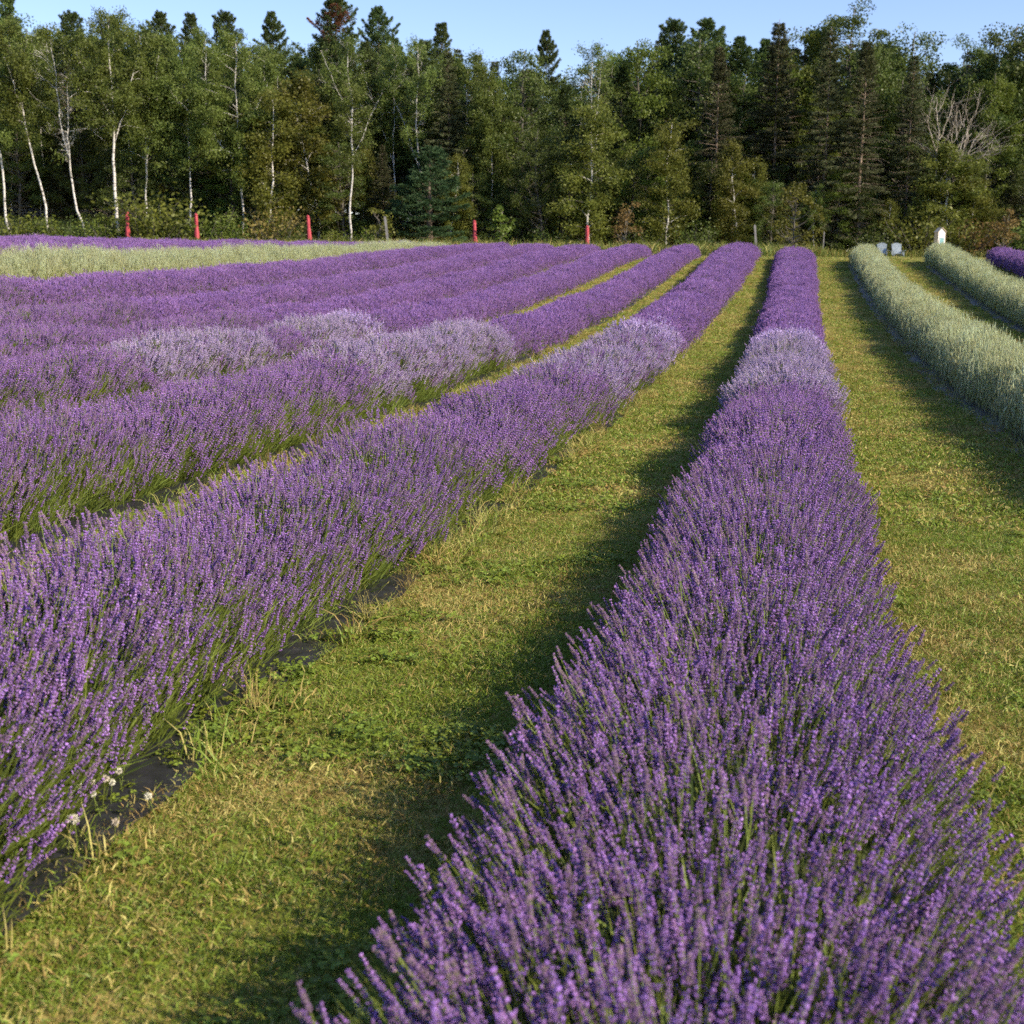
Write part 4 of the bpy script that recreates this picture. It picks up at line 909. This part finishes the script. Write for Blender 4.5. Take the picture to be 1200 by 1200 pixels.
# ------------------------------------------------------------------ closed red umbrellas
def umbrella(u, vtop, dist, label, seed, tilt):
    r = np.random.default_rng(seed); x, y, g = spot(u, dist); h = top_height(u, vtop, dist) - g
    o = thing('closed_umbrella', label, 'umbrella', (x, y, g), seed, 'closed red umbrellas at the field edge'); o.rotation_euler = (0, tilt, seed)
    b = MB(); b.tube(np.array([[0, 0, 0], [0, 0, h - .05]]), .022, 8); link('pole', b.build('pole', M['steel'], True), o)
    b = MB(); b.tube(np.array([[0, 0, 0.001], [0, 0, .05], [0, 0, .06], [0, 0, .25]]), [.28, .26, .05, .04], 14); link('base', b.build('base', M['steel']), o)
    zs = np.array([h - 1.55, h - 1.45, h - 1.2, h - .95, h - .80, h - .72, h - .60, h - .40, h - .25, h - .12]); rr = np.array([.135, .15, .135, .115, .10, .08, .10, .108, .10, .085]) * r.uniform(.92, 1.02); k = 24
    th = np.arange(k) * 2 * math.pi / k; v = []
    for z, q in zip(zs, rr): f = q * (1 + .16 * np.cos(8 * th + z * .6)); v.append(np.stack([f * np.cos(th), f * np.sin(th), np.full(k, z) + (.05 * np.cos(8 * th) if z == zs[0] else 0)], -1))
    v.append(np.array([[0, 0, h - .10]])); v = np.concatenate(v); m = len(zs); a, c = np.meshgrid(np.arange(m - 1), np.arange(k), indexing='ij'); q = np.stack([a * k + c, a * k + (c + 1) % k, (a + 1) * k + (c + 1) % k, (a + 1) * k + c], -1).reshape(-1, 4)
    t = np.array([((m - 1) * k + c, (m - 1) * k + (c + 1) % k, m * k) for c in range(k)]); b = MB(); b.add(v, t, q); link('folded_canopy', b.build('folded_canopy', M['red_cloth'], True), o)
    b = MB(); b.tube(np.array([[0, 0, h - .13], [0, 0, h - .09], [0, 0, h - .03], [0, 0, h]]), [.095, .108, .078, .02], 14); link('top_cap', b.build('top_cap', M['red_cloth'], True), o)
    b = MB(); b.tube(np.array([[0, 0, h - .755], [0, 0, h - .70]]), .10, 16); link('tie_strap', b.build('tie_strap', M['red_cloth'], True), o)
umbrella(151, 248, 83, 'closed red umbrella standing beside the thick white birch', 1, .02)
umbrella(232, 250, 83, 'closed red umbrella among bushes, second along the field edge', 2, -.02)
umbrella(364, 252, 83, 'closed red umbrella in front of dark trunks, slightly crooked', 3, .05)
umbrella(557, 258, 82, 'closed red umbrella between the young bluish pine and the round sapling', 4, .03)
umbrella(688, 264, 81, 'closed red umbrella at the foot of the yellow-leaved birch', 5, -.04)

# ------------------------------------------------------------------ weathered posts
def post(u, vtop, dist, label, tilt, w):
    x, y, g = spot(u, dist); h = top_height(u, vtop, dist) - g; b = MB()
    n = 7; zz = np.linspace(-.1, h, n); cs = [(-w, -w * .5), (w, -w * .5), (w, w * .5), (-w, w * .5)]; v = np.array([[a * (1 - .12 * k / n), c * (1 - .1 * k / n), z + (.05 if (k == n - 1 and a < 0) else 0)] for k, z in enumerate(zz) for a, c in cs])
    q = [(k * 4 + j, k * 4 + (j + 1) % 4, k * 4 + 4 + (j + 1) % 4, k * 4 + 4 + j) for k in range(n - 1) for j in range(4)] + [(4 * n - 4, 4 * n - 3, 4 * n - 2, 4 * n - 1)]
    b.add(v, None, q); o = link('wooden_post', b.build('wooden_post', M['post_wood']), None, (x, y, g), (0, tilt, YAW)); tag(o, label, 'post', 'weathered posts at the field edge')
post(456, 254, 82, 'weathered grey post leaning beside the small yellow-green sapling', -.10, .08)
post(887, 264, 80, 'weathered grey plank post leaning at the end of the purple row', -.10, .065)
post(964, 272, 83, 'thin grey stake under the yellow-orange leafy tree', .02, .035)

# ------------------------------------------------------------------ garden chairs
def chair(u, dist, label, rz):
    x, y, g = spot(u, dist); o = thing('garden_chair', label, 'chair', (x, y, g), rz, 'grey garden chairs')   # front faces -Y
    P = M['chair_paint']
    for i in range(6):
        t = i / 5; b = MB(); b.box((0, -.26 + .50 * t, .375 - .11 * t), (.54, .088, .02), (-.21, 0, 0), 0, .004); link('seat_slat', b.build('seat_slat', P), o)
    for i in range(7):
        xx = (i - 3) * .083; hh = .74 + .13 * math.cos(xx * 5.0); b = MB()
        a = .42; base = np.array([xx * .85, .255, .24]); mid = base + np.array([xx * .10, math.sin(a) * hh / 2, math.cos(a) * hh / 2])
        b.box(mid, (.076, .02, hh), (-a, xx * .25, 0), 0, .005); link('back_slat', b.build('back_slat', P), o)
    for s in (-1, 1):
        b = MB(); b.box((s * .34, -.03, .555), (.13, .72, .022), (-.03, 0, 0), 0, .006); link('armrest', b.build('armrest', P), o)
        b = MB(); b.box((s * .30, -.28, .27), (.035, .10, .56), (0, 0, 0), 0, .004); link('leg', b.build('leg', P), o)
        b = MB(); b.box((s * .265, .08, .21), (.03, .98, .11), (-.26, 0, 0), 0, .004); link('leg', b.build('leg', P), o)
        b = MB(); b.box((s * .32, .27, .44), (.03, .05, .26), (-.3, 0, 0), 0, .004); link('arm_support', b.build('arm_support', P), o)
    b = MB(); b.box((0, .43, .555), (.70, .045, .03), (0, 0, 0), 0, .004); link('back_rail', b.build('back_rail', P), o)
chair(1052, 80, 'pale grey garden chair fully in view between the pale green rows', YAW * .6)
chair(1033, 80.5, 'pale grey garden chair half hidden by the tall pale green row', -.05)

# ------------------------------------------------------------------ narrow white box with a little gable roof
x, y, g = spot(1100, 76); H_ = top_height(1100, 266, 76) - g
o = thing('display_box', 'narrow white box with gabled wooden roof and teal pane standing in the field', 'box', (x, y, g), .55)
b = MB(); b.box((0, 0, .35), (.12, .10, .70), None, 0, .006); link('post', b.build('post', M['trim_wood']), o)
bz, bt = .55, H_ - .30
b = MB(); b.box((0, 0, (bz + bt) / 2), (.46, .34, bt - bz), None, 0, .008)
b.add(np.array([[-.23, -.168, bt], [.23, -.168, bt], [0, -.168, bt + .21], [-.23, .168, bt], [.23, .168, bt], [0, .168, bt + .21]]), [(0, 1, 2), (4, 3, 5)], [(0, 2, 5, 3), (1, 4, 5, 2)]); link('cabinet', b.build('cabinet', M['white_paint']), o)
for s in (-1, 1):
    b = MB(); b.box((s * .14, 0, bt + .135), (.39, .44, .025), (0, s * .74, 0), 0, .004); link('roof_board', b.build('roof_board', M['trim_wood']), o)
    b = MB(); b.box((s * .245, 0, (bz + bt) / 2), (.025, .36, bt - bz + .02), None, 0, .003); link('side_trim', b.build('side_trim', M['trim_wood']), o)
fr = MB(); zc, hh = bz + .42, .62
for s in (-1, 1): fr.box((s * .155, -.182, zc), (.035, .03, hh), None, 0, .003)
for s in (-1, 1): fr.box((0, -.182, zc + s * (hh / 2 + .016)), (.345, .03, .035), None, 0, .003)
d_ = link('door', fr.build('door', M['white_paint']), o)
b = MB(); b.box((0, -.178, zc), (.28, .014, hh - .004)); link('pane', b.build('pane', M['pane']), d_)
b = MB(); b.box((.155, -.205, zc), (.02, .02, .06), None, 0, .004); link('handle', b.build('handle', M['steel']), d_)
